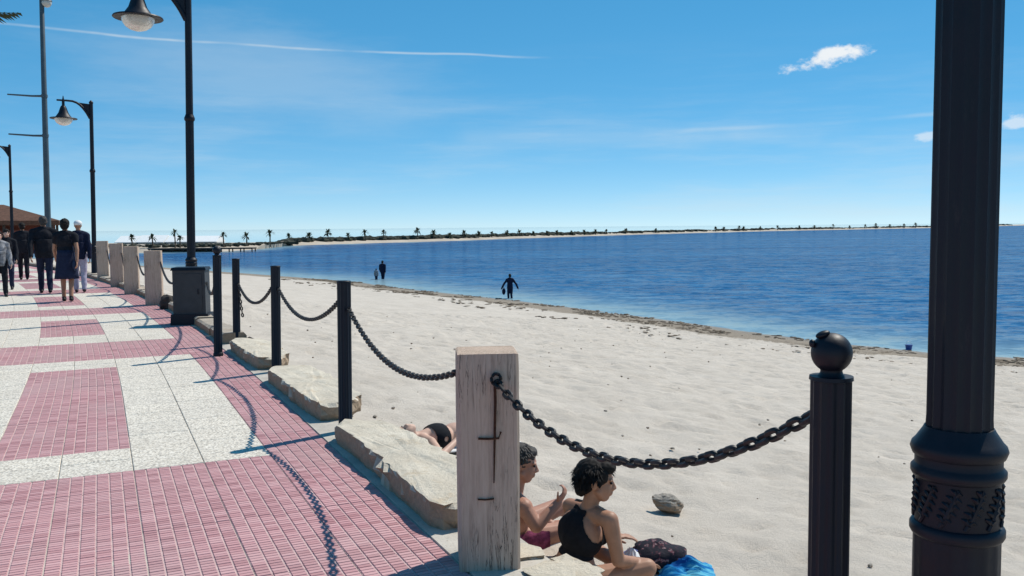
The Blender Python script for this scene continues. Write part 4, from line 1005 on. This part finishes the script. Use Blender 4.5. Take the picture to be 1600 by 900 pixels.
def shell(src, pred, off, name, mat, thick=0.0, smooth_=2, jit=0.0):
    """clothing cut from a body mesh: faces whose centre satisfies pred, pushed out along the normals"""
    bm = bmesh.new(); bm.from_mesh(src); bm.normal_update()
    bmesh.ops.delete(bm, geom=[f for f in bm.faces if not pred(f.calc_center_median())], context='FACES')
    bm.verts.ensure_lookup_table(); seen = set(); isl = []
    for v0 in bm.verts:
        if v0 in seen: continue
        st = [v0]; seen.add(v0); comp = []
        while st:
            v = st.pop(); comp.append(v)
            for e in v.link_edges:
                w = e.other_vert(v)
                if w not in seen: seen.add(w); st.append(w)
        isl.append(comp)
    isl.sort(key=len); bmesh.ops.delete(bm, geom=[v for c_ in isl[:-1] for v in c_], context='VERTS')
    for _ in range(smooth_): bmesh.ops.smooth_vert(bm, verts=[v for v in bm.verts], factor=0.5, use_axis_x=True, use_axis_y=True, use_axis_z=True)
    bm.normal_update()
    for v in bm.verts: v.co += v.normal * (off + jit * mnoise.noise(v.co * 14))
    me = bpy.data.meshes.new(name); bm.to_mesh(me); bm.free(); me.materials.clear(); me.materials.append(mat); return me
def hair_tufts(mb, c, fr, n, L, s=1.0, seed=1, wid=0.008):
    r = random.Random(seed)
    for k in range(n):
        a_ = r.uniform(0, 6.283); zz = r.uniform(-0.55, 1.0)
        d = Vector((math.cos(a_) * math.sqrt(max(0, 1 - zz * zz)), math.sin(a_) * math.sqrt(max(0, 1 - zz * zz)), zz))
        if d.x > 0.35 and d.z < 0.45: continue
        if abs(d.y) > 0.75 and d.z < -0.1 and d.x > -0.2: continue
        p = Vector(c) + fr @ (Vector((-0.014 + d.x * 0.100, d.y * 0.080, 0.032 + d.z * 0.090)) * s)
        flow = fr @ Vector((d.x * 0.4 + 0.25 * max(0, d.z), d.y * 0.5, -0.55 + 0.35 * d.z)).normalized()
        flow = (flow + Vector((r.uniform(-.35, .35), r.uniform(-.35, .35), r.uniform(-.2, .25)))).normalized()
        q = p + flow * L * r.uniform(0.6, 1.2) * s + (fr @ d) * 0.008
        w = flow.cross(fr @ d).normalized() * wid * s; nrm = (fr @ d) * wid * 0.75
        m_ = p.lerp(q, 0.55) + nrm * 1.3
        mb.add([p - w, p + w, m_ + w * 0.9, m_ - w * 0.9, q, p + nrm * 1.5], [(0, 1, 2, 3), (3, 2, 4), (1, 0, 5), (5, 2, 1), (5, 3, 2), (5, 0, 3)])
def eyes(parent, c, fr, s=1.0, base=Vector((0, 0, 0))):
    for s_ in (-1, 1):
        mb = MB(); mb.ball(Vector(c) - base + fr @ (Vector((0.083, s_ * 0.030, 0.004)) * s), Vector((0.008, 0.013, 0.006)) * s, 10, 8, rot=fr); mb.build('eye', EYE, parent, True)

# --- the woman sitting in the black top
def px(x, y, d): return at(x, y, d)
GS = -0.50
def seated_woman():
    base = Vector((0.37, 5.05, 0)); base.z = sand_height(base); g = base.z
    tf = Vector((0.78, 0.62, 0)).normalized(); tr_ = Vector((tf.y, -tf.x, 0))    # torso forward, right
    neck = px(921, 792, 5.05); head = px(931, 751, 5.03); pel = Vector((0.345, 5.04, g + 0.11)); chest = px(908, 832, 5.06); waist = px(899, 880, 5.06)
    mb = MB()
    up_t = (neck - pel).normalized(); frt = frame(tf, up_t)
    mb.ball(pel, (0.125, 0.175, 0.125), 20, 14, rot=frt)
    mb.ball(waist, (0.098, 0.130, 0.12), 20, 14, rot=frt)
    mb.ball(chest - tf * 0.005, (0.105, 0.150, 0.14), 20, 14, rot=frt)
    for s_ in (-1, 1): mb.ball(chest + tf * 0.085 + tr_ * s_ * 0.065 - up_t * 0.01, (0.06, 0.06, 0.062), 14, 10)
    rs = neck + tr_ * 0.165 - Vector((0, 0, 0.035)) - tf * 0.0; ls = neck - tr_ * 0.165 - Vector((0, 0, 0.035))
    cap(mb, neck - up_t * 0.03, 0.052, rs, 0.048); cap(mb, neck - up_t * 0.03, 0.052, ls, 0.048); cap(mb, chest, 0.12, neck - up_t * 0.04, 0.065)
    cap(mb, neck - up_t * 0.02, 0.052, head - Vector((0, 0, 0.06)) - Vector((0.012, 0, 0)), 0.046)
    hf = frame((0.985, -0.12, -0.10), (0.10, 0, 1)); head_prims(mb, head, hf, 1.06)
    # right arm: down to the forearm resting by the hip and thigh
    re = px(966, 876, 4.93); rw = re + Vector((0.14, 0.12, -0.06)); cap(mb, rs, 0.050, re, 0.038); cap(mb, re, 0.039, rw, 0.027); hand_prims(mb, rw, (0.75, 0.55, -0.25), (0.1, 0, -1), 1.0, 0.25, side=1)
    le = ls + Vector((0.06, 0.10, -0.26)); lw = le + Vector((0.2, 0.05, 0.02)); cap(mb, ls, 0.048, le, 0.037); cap(mb, le, 0.038, lw, 0.026); hand_prims(mb, lw, (1, 0.1, 0), (0, 0, -1), 1.0, 0.3, side=-1)
    # legs: right thigh forward, both shins folded on the sand
    rh = pel + tr_ * 0.09 - Vector((0, 0, 0.02)); lh = pel - tr_ * 0.09 - Vector((0, 0, 0.02))
    rk_ = Vector((0.76, 5.03, g + 0.15)); ra = Vector((0.66, 5.36, g + 0.07)); lk = Vector((0.42, 5.46, g + 0.16)); la = Vector((0.62, 5.24, g + 0.10))
    cap(mb, rh, 0.088, rk_, 0.058); cap(mb, rk_, 0.057, ra, 0.036); cap(mb, lh, 0.088, lk, 0.058); cap(mb, lk, 0.057, la, 0.036)
    foot_prims(mb, ra, (-0.5, 0.85, 0)); foot_prims(mb, la, (0.9, -0.1, 0))
    mb.v = [tuple(Vector(v) - base) for v in mb.v]
    body = remesh(mb, 0.0055, 5, 'body', SKIN_T)
    o = link('person', body, None, base); tag(o, 'person with short black hair and black crop top sitting on the sand', 'person')
    inv = frt.transposed()
    def loc_t(p): return inv @ (Vector(p) + base - chest)        # (forward, left, up) about the chest
    armline = rs - base
    def top_pred(p):
        f, l, u = loc_t(p); 
        if u < -0.125 or u > 0.30: return False
        w3 = Vector(p)
        # keep off arms
        dr = (w3 - armline); 
        if u < 0.02:
            if abs(l) > 0.166: return False
            ax = (re - rs).normalized(); q_ = (w3 + base - rs); k = q_.dot(ax)
            if k > 0.07 and (q_ - ax * k).length < 0.058: return False
            ax = (le - ls).normalized(); q_ = (w3 + base - ls); k = q_.dot(ax)
            if k > 0.07 and (q_ - ax * k).length < 0.056: return False
            return abs(l) < 0.175 - max(0, u + 0.03) * 0.9
        lim = 0.150 - u * 0.80 if f < 0.02 else 0.115 - u * 0.35
        if f < 0.02: return abs(l) < max(0.056, lim) and u < 0.155
        return 0.03 < abs(l) < 0.10 and u < 0.17 or (u < 0.05 and abs(l) < 0.12)
    link('crop_top', shell(body, top_pred, 0.006, 'crop_top', BLACKC, smooth_=3), o)
    pin = pel - base
    def bot_pred(p):
        q_ = inv @ (Vector(p) - pin); return -0.16 < q_.z < 0.055 and q_.x < 0.15 and abs(q_.y) < 0.2
    link('bikini_bottom', shell(body, bot_pred, 0.007, 'bikini_bottom', BLACKC, smooth_=3), o)
    # hair: a full cropped cap with loose tufts
    mb = MB(); hb = head - base
    H_ = lambda x, y, z: hb + hf @ (Vector((x, y, z)) * 1.06)
    mb.ball(H_(-0.022, 0, 0.040), Vector((0.098, 0.083, 0.084)) * 1.06, 24, 16, rot=hf); mb.ball(H_(-0.055, 0, 0.0), Vector((0.062, 0.076, 0.080)) * 1.06, 20, 14, rot=hf)
    mb.ball(H_(0.045, 0, 0.082), Vector((0.058, 0.066, 0.040)) * 1.06, 18, 12, rot=hf); mb.ball(H_(-0.075, 0, -0.050), Vector((0.035, 0.050, 0.045)) * 1.06, 16, 12, rot=hf)
    for s_ in (-1, 1): mb.ball(H_(0.035, s_ * 0.060, 0.040), Vector((0.030, 0.024, 0.042)) * 1.06, 12, 10, rot=hf); mb.ball(H_(0.022, s_ * 0.074, 0.012), Vector((0.014, 0.010, 0.034)) * 1.06, 12, 10, rot=hf)
    hm = remesh(mb, 0.006, 3, 'hair', HAIRB)
    jitter(hm, (0.004, 60), (0.003, 26))
    ho = link('hair', hm, o)
    mb = MB(); hair_tufts(mb, hb, hf, 1500, 0.050, 0.99, 3, wid=0.0042); mb.build('hair_strands', HAIRB, ho)
    eyes(o, head, hf, 1.06, base)
    return o
seated_woman()

# --- the man half hidden by the timber post
def seated_man():
    base = Vector((0.0, 5.62, 0)); base.z = sand_height(base); g = base.z
    tf = Vector((0.93, 0.36, 0)).normalized(); tr_ = Vector((tf.y, -tf.x, 0))
    head = px(813, 724, 5.55); neck = px(803, 772, 5.58); pel = Vector((-0.045, 5.62, g + 0.12)); chest = neck.lerp(pel, 0.42); waist = neck.lerp(pel, 0.74)
    up_t = (neck - pel).normalized(); frt = frame(tf, up_t); mb = MB()
    mb.ball(pel, (0.13, 0.175, 0.13), 20, 14, rot=frt); mb.ball(waist, (0.115, 0.150, 0.12), 20, 14, rot=frt); mb.ball(chest, (0.118, 0.170, 0.15), 20, 14, rot=frt)
    rs = neck + tr_ * 0.175 - Vector((0, 0, 0.035)) + tf * 0.0; ls = neck - tr_ * 0.175 - Vector((0, 0, 0.035))
    cap(mb, neck - up_t * 0.03, 0.058, rs, 0.056); cap(mb, neck - up_t * 0.03, 0.058, ls, 0.056); cap(mb, chest, 0.13, neck - up_t * 0.04, 0.07)
    cap(mb, neck - up_t * 0.02, 0.058, head - Vector((0.012, 0, 0.06)), 0.052)
    hf = frame((0.98, -0.05, -0.16), (0.16, 0, 1)); head_prims(mb, head, hf, 1.08)
    re = px(838, 822, 5.36); rw = px(872, 786, 5.46); cap(mb, rs, 0.052, re, 0.043); cap(mb, re, 0.043, rw, 0.029); hand_prims(mb, rw, (0.50, 0.1, 0.75), (-0.6, 0.5, 0.4), 0.85, 0.85, side=1)
    le = ls + Vector((0.10, 0.05, -0.27)); lw = le + Vector((0.2, -0.03, 0.05)); cap(mb, ls, 0.052, le, 0.042); cap(mb, le, 0.042, lw, 0.029); hand_prims(mb, lw, (1, 0, 0.1), (0, 0, -1), 1.0, 0.4, side=-1)
    rh = pel + tr_ * 0.09; lh = pel - tr_ * 0.09
    rk_ = Vector((0.34, 5.66, g + 0.15)); ra = Vector((0.52, 5.98, g + 0.065)); lk = Vector((0.30, 5.98, g + 0.20)); la = Vector((0.50, 6.26, g + 0.065))
    cap(mb, rh, 0.09, rk_, 0.060); cap(mb, rk_, 0.06, ra, 0.038); cap(mb, lh, 0.09, lk, 0.060); cap(mb, lk, 0.06, la, 0.038); foot_prims(mb, ra, (0.3, 0.9, 0.1)); foot_prims(mb, la, (0.3, 0.9, 0.1))
    mb.v = [tuple(Vector(v) - base) for v in mb.v]
    body = remesh(mb, 0.0055, 5, 'body', SKIN_M)
    o = link('person', body, None, base); tag(o, 'bare-chested person half hidden by the timber post, raising a hand', 'person')
    inv = frt.transposed(); pin = pel - base
    def pred(p):
        q_ = Vector(p) - pin
        if q_.z > 0.085 - 0.1 * max(0, q_.x): return False
        return q_.x < 0.27 and (Vector(p) + base - re).length > 0.12
    link('swim_shorts', shell(body, pred, 0.010, 'swim_shorts', PLUM, smooth_=3, jit=0.006), o)
    mb = MB(); hb = head - base; H_ = lambda x, y, z: hb + hf @ (Vector((x, y, z)) * 1.08)
    mb.ball(H_(-0.020, 0, 0.036), Vector((0.101, 0.081, 0.087)) * 1.08, 24, 16, rot=hf); mb.ball(H_(-0.055, 0, -0.005), Vector((0.058, 0.072, 0.07)) * 1.08, 18, 12, rot=hf); mb.ball(H_(0.045, 0, 0.075), Vector((0.045, 0.058, 0.034)) * 1.08, 16, 12, rot=hf)
    hm = remesh(mb, 0.006, 3, 'hair', HAIRG)
    jitter(hm, (0.005, 60))
    ho = link('hair', hm, o); mb = MB(); hair_tufts(mb, hb, hf, 700, 0.030, 1.06, 5, wid=0.004); mb.build('hair_strands', HAIRG, ho)
    eyes(o, head, hf, 1.08, base); return o
seated_man()

# --- the sunbather lying behind the big slab
def lying():
    g = sand_height(at(650, 700, 8.2)); base = Vector((-0.62, 8.35, g))
    head = px(634, 681, 8.0); ax = Vector((0.78, 0.62, 0)).normalized(); lf = Vector((-ax.y, ax.x, 0))    # ax: from head to feet
    head.z = max(head.z, g + 0.17); neck = head + ax * 0.14 + Vector((0, 0, -0.035)); chest = neck + ax * 0.20 + Vector((0, 0, -0.01)); waist = chest + ax * 0.20; pel = waist + ax * 0.16
    for q_ in (chest, waist, pel): q_.z = g + 0.13
    mb = MB(); fr = frame((0, 0, 1), -ax)
    mb.ball(pel, (0.115, 0.165, 0.13), 18, 12, rot=fr); mb.ball(waist, (0.10, 0.13, 0.13), 18, 12, rot=fr); mb.ball(chest, (0.115, 0.155, 0.15), 18, 12, rot=fr)
    near = -lf if lf.y > 0 else lf
    ns = neck + ax * 0.03 + near * 0.16; fs_ = neck + ax * 0.03 - near * 0.16; ns.z = fs_.z = g + 0.13
    cap(mb, neck, 0.055, ns, 0.048); cap(mb, neck, 0.055, fs_, 0.048); cap(mb, chest, 0.11, neck, 0.055); cap(mb, neck, 0.05, head, 0.05)
    hf = frame(Vector((-0.15, -0.35, 1.0)), -ax + Vector((0, 0, 0.35))); head_prims(mb, head, hf, 1.02)
    ne = px(690, 712, 7.75); nw_ = px(716, 686, 8.0); cap(mb, ns, 0.046, ne, 0.037); cap(mb, ne, 0.038, nw_, 0.027); hand_prims(mb, nw_, (0.6, 0.4, 0.2), (0, 0, -1), 1.0, 0.3)
    fe = fs_ + ax * 0.26 - near * 0.05; fw = fe + ax * 0.23 + near * 0.06; fe.z = fw.z = g + 0.06; cap(mb, fs_, 0.046, fe, 0.037); cap(mb, fe, 0.037, fw, 0.027); hand_prims(mb, fw, ax, (0, 0, -1), 1.0, 0.3)
    for s_ in (-1, 1):
        h_ = pel + near * 0.08 * s_; k_ = h_ + ax * 0.27 + Vector((0, 0, 0.29)); a_ = k_ + ax * 0.10; a_.z = g + 0.08
        cap(mb, h_, 0.085, k_, 0.056); cap(mb, k_, 0.056, a_, 0.036); foot_prims(mb, a_, ax)
    mb.v = [tuple(Vector(v) - base) for v in mb.v]
    body = remesh(mb, 0.009, 4, 'body', SKIN_L); o = link('person', body, None, base); tag(o, 'sunbather lying on the sand behind the largest stone slab', 'person')
    def pred(p):
        q_ = Vector(p) + base - chest; k = q_.dot(ax); return -0.085 < k < 0.06 and abs(q_.dot(near)) < 0.15 and q_.z > -0.1
    link('bikini_top', shell(body, pred, 0.008, 'bikini_top', BLACKC), o)
    def pred2(p):
        q_ = Vector(p) + base - pel; k = q_.dot(ax); return -0.08 < k < 0.10
    link('bikini_bottom', shell(body, pred2, 0.008, 'bikini_bottom', BLACKC), o)
    mb = MB(); hb = head - base; H_ = lambda x, y, z: hb + hf @ Vector((x, y, z))
    mb.ball(H_(-0.02, 0, 0.045), (0.105, 0.088, 0.085), 18, 12, rot=hf); mb.ball(H_(-0.05, 0, 0.0), (0.07, 0.08, 0.09), 18, 12, rot=hf)
    link('hair', remesh(mb, 0.009, 3, 'hair', HAIRB), o); eyes(o, head, hf, 1.02, base)
    # towel under the sunbather
    mb = MB(); m = 24; n = 12; vs = []
    c0 = base + ax * 0.10
    for i in range(m):
        for j in range(n):
            p = c0 + ax * (i / (m - 1) - 0.5) * 1.35 + near * (j / (n - 1) - 0.5) * 0.50
            p = Vector((p.x, p.y, sand_height(p) + 0.055 + 0.012 * mnoise.noise(p * 6))); vs.append(p)
    mb.add([v - c0 for v in vs], [(i * n + j, (i + 1) * n + j, (i + 1) * n + j + 1, i * n + j + 1) for i in range(m - 1) for j in range(n - 1)])
    tw = mb.build('towel', WHITEC, None, True, loc=c0); sm = tw.modifiers.new('s', 'SOLIDIFY'); sm.thickness = 0.012
    tag(tw, 'pale towel on the sand under the sunbather', 'towel')
lying()

# --- bag and blue towel beside the woman
g_ = sand_height(Vector((0.85, 5.4, 0)))
bp = uvh(1024, 892, -0.5)
bag = empty('beach_bag', bp, math.radians(10), 'dark printed beach bag slumped on the sand beside the woman', 'bag')
mb = MB(); mb.ball((0, 0, 0.085), (0.20, 0.13, 0.098), 26, 16, fn=lambda d: 1 + 0.24 * mnoise.noise(d * 1.6 + Vector((4, 0, 0))) + 0.12 * mnoise.noise(d * 5) + 0.05 * mnoise.noise(d * 12)); mb.build('bag_body', BAGM, bag, True)
mb = MB(); mb.tube([(-0.12, -0.03, 0.14), (-0.18, -0.05, 0.17), (-0.24, -0.06, 0.14), (-0.26, -0.06, 0.05)], 0.012, 6); mb.build('strap', cloth('blue_strap', (0.10, 0.11, 0.30)), bag, True)
tp = uvh(1068, 903, -0.5)
mb = MB(); m = 40; vs = []
for i in range(m):
    for j in range(m):
        x, y = i / (m - 1) - 0.5, j / (m - 1) - 0.5
        p3 = Vector((x * 4.5, y * 4.5, 0.7)); e_ = max(0.0, 1 - (x * x + y * y) * 3.6)
        p = Vector((x * 0.36 * (1 + 0.2 * mnoise.noise(p3)), y * 0.28, 0)); h_ = 0.015 + e_ * (0.065 + 0.06 * mnoise.noise(p3 * 0.6) + 0.045 * abs(mnoise.noise(Vector((x * 3, y * 16, 3)))))
        vs.append((p.x, p.y, h_ + 0.03))
mb.add(vs, [(i * m + j, (i + 1) * m + j, (i + 1) * m + j + 1, i * m + j + 1) for i in range(m - 1) for j in range(m - 1)])
tw = mb.build('towel', TOWEL, None, True, loc=tp); sm = tw.modifiers.new('s', 'SOLIDIFY'); sm.thickness = 0.012
tag(tw, 'crumpled bright blue towel beside the printed bag', 'towel')
# white cloth at the woman's hand
cp = at(986, 874, 5.30); cp.z = sand_height(cp)
tag(lump('white_cloth', cp, (0.06, 0.07, 0.12), WHITEC, 'small white cloth between the woman and the printed bag', 'cloth', 7.0))

# --- walkers and waders
def walker(loc, heading, H, label, torso=None, legs=None, skirt=None, hair=HAIRB, skin=SKIN_T, sleeves=True, stride=0.16, capm=None, arms=(0.1, -0.1), bulk=1.0, voxel=0.012, shoes=SHOE, bare_legs=False, shorts=False, group='people walking on the promenade', cat='person', sink=0.0, armout=0.0):
    """standing or mid-stride figure facing +X in its own frame"""
    s = H / 1.72; Z = lambda z: z * s
    root_loc = Vector(loc); B = {}
    def body_prims(mb, inf=0.0, what='all', b=1.0):
        hip = Z(0.90); f = Vector((1, 0, 0))
        lk = Vector((stride * 0.55 + 0.05, 0.085, 0.50)) * s; la = Vector((stride, 0.085, 0.085)) * s
        rk_ = Vector((-stride * 0.15 + 0.03, -0.085, 0.49)) * s; ra = Vector((-stride, -0.085, 0.10)) * s
        if what in ('all', 'legs', 'shorts'):
            mb.ball((0, 0, Z(0.93)), (Z(0.115) * b + inf, Z(0.165) * b + inf, Z(0.13) + inf), 16, 12)
            for hp, k_, a_ in ((Vector((0, 0.085, 0.90)) * s, lk, la), (Vector((0, -0.085, 0.90)) * s, rk_, ra)):
                cap(mb, hp, Z(0.088), k_, Z(0.058), inf=inf)
                if what != 'shorts': cap(mb, k_, Z(0.058), a_, Z(0.040), inf=inf)
        if what == 'all':
            foot_prims(mb, la, f, s); foot_prims(mb, ra, f, s)
        if what == 'shoe_l': foot_prims(mb, la, f, s, 0.008)
        if what == 'shoe_r': foot_prims(mb, ra, f, s, 0.008)
        if what in ('all', 'torso', 'vest'):
            mb.ball((0, 0, Z(1.06)), (Z(0.105) * b + inf, Z(0.150) * b + inf, Z(0.15) + inf), 16, 12); mb.ball((Z(0.005), 0, Z(1.27)), (Z(0.115) * b + inf, Z(0.170) * b + inf, Z(0.17) + inf), 16, 12)
            sh = [Vector((0, sg * 0.178 * b, 1.375)) * s for sg in (1, -1)]
            for sg, p in zip((1, -1), sh):
                cap(mb, (0, 0, Z(1.43)), Z(0.065), p, Z(0.054), inf=inf)
                sw = arms[0] if sg > 0 else arms[1]
                el = p + Vector((sw * 0.6 - 0.02, sg * (0.05 + armout * 0.5), -0.29)) * s; wr = el + Vector((sw * 0.9 + 0.06, sg * (0.0 + armout * 0.3), -0.24)) * s
                if what == 'vest': cap(mb, p, Z(0.050), p.lerp(el, 0.35), Z(0.050), inf=inf)
                else:
                    cap(mb, p, Z(0.048), el, Z(0.040), inf=inf); cap(mb, el, Z(0.040), wr, Z(0.028), inf=inf)
                if what == 'all': hand_prims(mb, wr, (wr - el), (0.2, -sg, 0), s, 0.45, side=-sg)
            if what == 'all': cap(mb, (0, 0, Z(1.42)), Z(0.058), (Z(0.012), 0, Z(1.55)), Z(0.05))
            if what != 'all': cap(mb, (0, 0, Z(1.42)), Z(0.066), (0, 0, Z(1.45)), Z(0.056))
        if what == 'all': head_prims(mb, (Z(0.02), 0, Z(1.605)), Matrix.Identity(3), s)
    mb = MB(); body_prims(mb, 0, 'all', bulk)
    o = link('person', remesh(mb, voxel * 0.75, 3, 'body', skin), None, root_loc - Vector((0, 0, sink)), (0, 0, heading)); tag(o, label, cat, group)
    if torso:
        mb = MB(); body_prims(mb, 0.022, 'torso' if sleeves else 'vest', bulk)
        if sleeves: mb.lathe([(Z(0.80), Z(0.150) * bulk), (Z(0.95), Z(0.17) * bulk), (Z(1.2), Z(0.165) * bulk)], 16)
        me = remesh(mb, voxel, 3, 'top', torso)
        jitter(me, (0.012, 9))
        link('top', me, o)
    if legs:
        mb = MB(); body_prims(mb, 0.016, 'shorts' if shorts else 'legs', bulk); me = remesh(mb, voxel, 3, 'trousers', legs)
        jitter(me, (0.010, 10))
        link('shorts' if shorts else 'trousers', me, o)
    if skirt:
        mb = MB(); vs = []; n = 28; rows = 8
        for k in range(rows):
            q_ = k / (rows - 1); z = Z(1.08 - q_ * 0.60)
            for i in range(n):
                a_ = 2 * math.pi * i / n; r = (0.145 + 0.075 * q_) * (1 + 0.06 * q_ * math.sin(a_ * 6 + 1)); vs.append((math.cos(a_) * Z(r) * 0.95 + Z(stride * 0.12 * q_), math.sin(a_) * Z(r) * 1.12, z))
        mb.add(vs, [(k * n + i, (k + 1) * n + i, (k + 1) * n + (i + 1) % n, k * n + (i + 1) % n) for k in range(rows - 1) for i in range(n)]); so = mb.build('skirt', skirt, o, True); sm = so.modifiers.new('s', 'SOLIDIFY'); sm.thickness = 0.006
    if shoes:
        for w_ in ('shoe_l', 'shoe_r'):
            mb = MB(); body_prims(mb, 0, w_); link('shoe', remesh(mb, 0.010, 2, 'shoe', shoes), o)
    hc = Vector((Z(0.02), 0, Z(1.605)))
    if hair:
        mb = MB(); K = lambda x, y, z: hc + Vector((x, y, z)) * s
        big = 1.12 if skirt else 1.0
        mb.ball(K(-0.022, 0, 0.04), Vector((0.105, 0.086, 0.090)) * s * big, 18, 12); mb.ball(K(-0.055, 0, -0.01), Vector((0.065, 0.080, 0.085)) * s * big, 18, 12); mb.ball(K(0.045, 0, 0.08), Vector((0.05, 0.06, 0.036)) * s, 14, 10)
        me = remesh(mb, 0.010, 2, 'hair', hair)
        jitter(me, (0.010, 30))
        link('hair', me, o)
    if capm:
        mb = MB(); mb.ball(hc + Vector((-0.012, 0, 0.055)) * s, Vector((0.112, 0.094, 0.078)) * s, 18, 12); mb.ball(hc + Vector((0.10, 0, 0.045)) * s, Vector((0.085, 0.075, 0.014)) * s, 16, 8); link('cap', remesh(mb, 0.010, 2, 'cap', capm), o)
    return o
HD = math.pi / 2 + math.radians(28)      # walking away along the promenade
def spot(x, y): return gz(x, y, 0.002)
walker(spot(72, 458), HD, 1.98, 'person in a charcoal jacket and dark jeans walking away', CHAR, NAVY, hair=HAIRG, bulk=1.22, stride=0.17, arms=(-0.22, 0.2))
wo = walker(spot(106, 471), HD - 0.15, 1.86, 'dark-haired person in dark top and knee-length navy skirt walking away', CHAR, None, skirt=NAVY, hair=HAIRB, skin=SKIN_T, sleeves=False, stride=0.14, arms=(0.2, -0.15))
hbg = link('shoulder_bag', None) if False else None
walker(spot(126, 457), HD - 0.05, 1.86, 'person in a white cap, dark top and lilac trousers beyond the walkers', DARKB, LILAC, hair=None, capm=WHITEC, stride=0.12)
walker(spot(2, 463), HD - math.pi + 0.2, 1.60, 'person in a grey printed top at the left edge walking this way', GREYC, CHAR, hair=HAIRB, stride=0.14, skin=SKIN_L)
walker(spot(14, 452), HD - math.pi, 1.66, 'person in dark clothes walking this way near the left edge', CHAR, NAVY, hair=HAIRB, stride=0.10, skin=SKIN_L)
walker(spot(38, 437), HD, 1.88, 'person in dark clothes farther off, under the kiosk roof', CHAR, CHAR, hair=HAIRB, stride=0.14, voxel=0.016)
# navy shoulder bag of the woman
bgp = Vector(wo.location); 
sb = empty('shoulder_bag', bgp + Vector((0.20, -0.02, 0.70)), HD, 'navy shoulder bag hanging at the hip of the skirted walker', 'bag')
mb = MB(); mb.ball((0, 0, 0.13), (0.15, 0.06, 0.15), 16, 10, fn=lambda d: 1 + 0.12 * mnoise.noise(d * 2)); mb.build('bag_body', cloth('navy_canvas', (0.03, 0.045, 0.085)), sb, True)
mb = MB(); mb.tube([(-0.10, 0, 0.24), (-0.05, 0.03, 0.52), (0, 0.06, 0.80), (0.05, 0.03, 0.52), (0.10, 0, 0.24)], 0.012, 6); mb.build('strap', NAVY, sb, True)
# in the shallows
def wade(x, y): p = gz(x, y, SEAZ); return p
p = wade(797, 466); walker(Vector((p.x, p.y, SEAZ)), math.pi / 2 + 0.2, 1.56, 'nearest person standing at the water edge, arms held out', DARKB, DARKB, hair=HAIRB, stride=0.08, voxel=0.016, group='people in the shallows', sink=0.22, armout=0.30, shoes=None)
b_ = Vector((p.x - 0.34, p.y - 0.05, SEAZ + 0.22)); bb = empty('mesh_bag', b_, 0, 'dark bag held by the nearest person at the water edge', 'bag')
mb = MB(); mb.ball((0, 0, 0.16), (0.10, 0.08, 0.18), 12, 8, fn=lambda d: 1 + 0.2 * mnoise.noise(d * 2)); mb.build('bag_body', DARKB, bb)
mb = MB(); mb.tube([(-0.03, 0, 0.32), (0, 0, 0.44), (0.03, 0, 0.32)], 0.012, 5); mb.build('handle', DARKB, bb)
p = wade(598, 436); walker(Vector((p.x, p.y, SEAZ)), math.pi / 2 - 0.3, 1.72, 'farther adult wading in dark clothes beside a child', DARKB, DARKB, hair=HAIRB, stride=0.10, voxel=0.016, bulk=1.2, group='people in the shallows', sink=0.30, shoes=None)
p = wade(588, 437); walker(Vector((p.x, p.y, SEAZ)), math.pi / 2, 1.05, 'small child wading beside the farther adult', GREYC, NAVY, hair=HAIRB, stride=0.08, voxel=0.016, skin=SKIN_L, group='people in the shallows', sink=0.2, shoes=None)

# ------------------------------------------------------------------ palm just outside the left edge, one frond tip in view
pp = at(-260, 420, 12.5); pp.z = 0.0
pt = empty('palm_tree', pp, 0, 'palm at the left edge, only dark frond tips in view at the top', 'palm')
mb = MB(); zc = at(-100, 36, 12.5).z
mb.tube([(0, 0, -0.1), (0.05, 0, 1.5), (0.02, 0.05, 3.2), (0, 0, zc)], [0.20, 0.16, 0.14, 0.15], 12); mb.build('trunk', BARK, pt, True)
def frond(az_, el_, L, droop):
    mb = MB(); pts = []; d = Vector((math.cos(az_), math.sin(az_), 0)); sd_ = Vector((-d.y, d.x, 0))
    for k in range(11):
        q_ = k / 10; pts.append(d * (L * q_ * math.cos(el_ * (1 - q_ * 0.5))) + Vector((0, 0, L * (q_ * math.sin(el_) - droop * q_ * q_))))
    mb.tube(pts, [0.022 * (1 - 0.8 * k / 10) for k in range(11)], 5)
    for k in range(2, 44):
        q_ = k / 44; i = min(9, int(q_ * 10)); p = pts[i].lerp(pts[i + 1], q_ * 10 - i); tl = (0.45 * math.sin(math.pi * min(1, q_ * 0.85 + 0.15))) + 0.06
        t_ = (pts[i + 1] - pts[i]).normalized()
        for s_ in (-1, 1):
            e_ = p + (sd_ * s_ * 0.75 + t_ * 0.6 + Vector((0, 0, -0.35 + random.uniform(-.15, .15)))) * tl; w_ = t_ * 0.016
            mb.add([p - w_, p + w_, p.lerp(e_, 0.5) + w_ * 1.2 + Vector((0, 0, 0.02)), e_, p.lerp(e_, 0.5) - w_ * 1.2], [(0, 1, 2, 4), (4, 2, 3)])
    return mb
hx = at(0, 20, 12.5).x - pp.x
for k in range(26):
    a_ = 2 * math.pi * k / 26 + 0.2
    L = 2.1
    frond(a_, random.uniform(0.1, 0.9), L * random.uniform(0.85, 1.0), random.uniform(0.3, 0.75)).build('frond', FARGREEN, pt, loc=(0, 0, zc))
frond(0.02, 0.12, (at(30, 20, 12.5).x - pp.x) * 1.0, 0.07).build('frond', FARGREEN, pt, loc=(0, 0, zc))
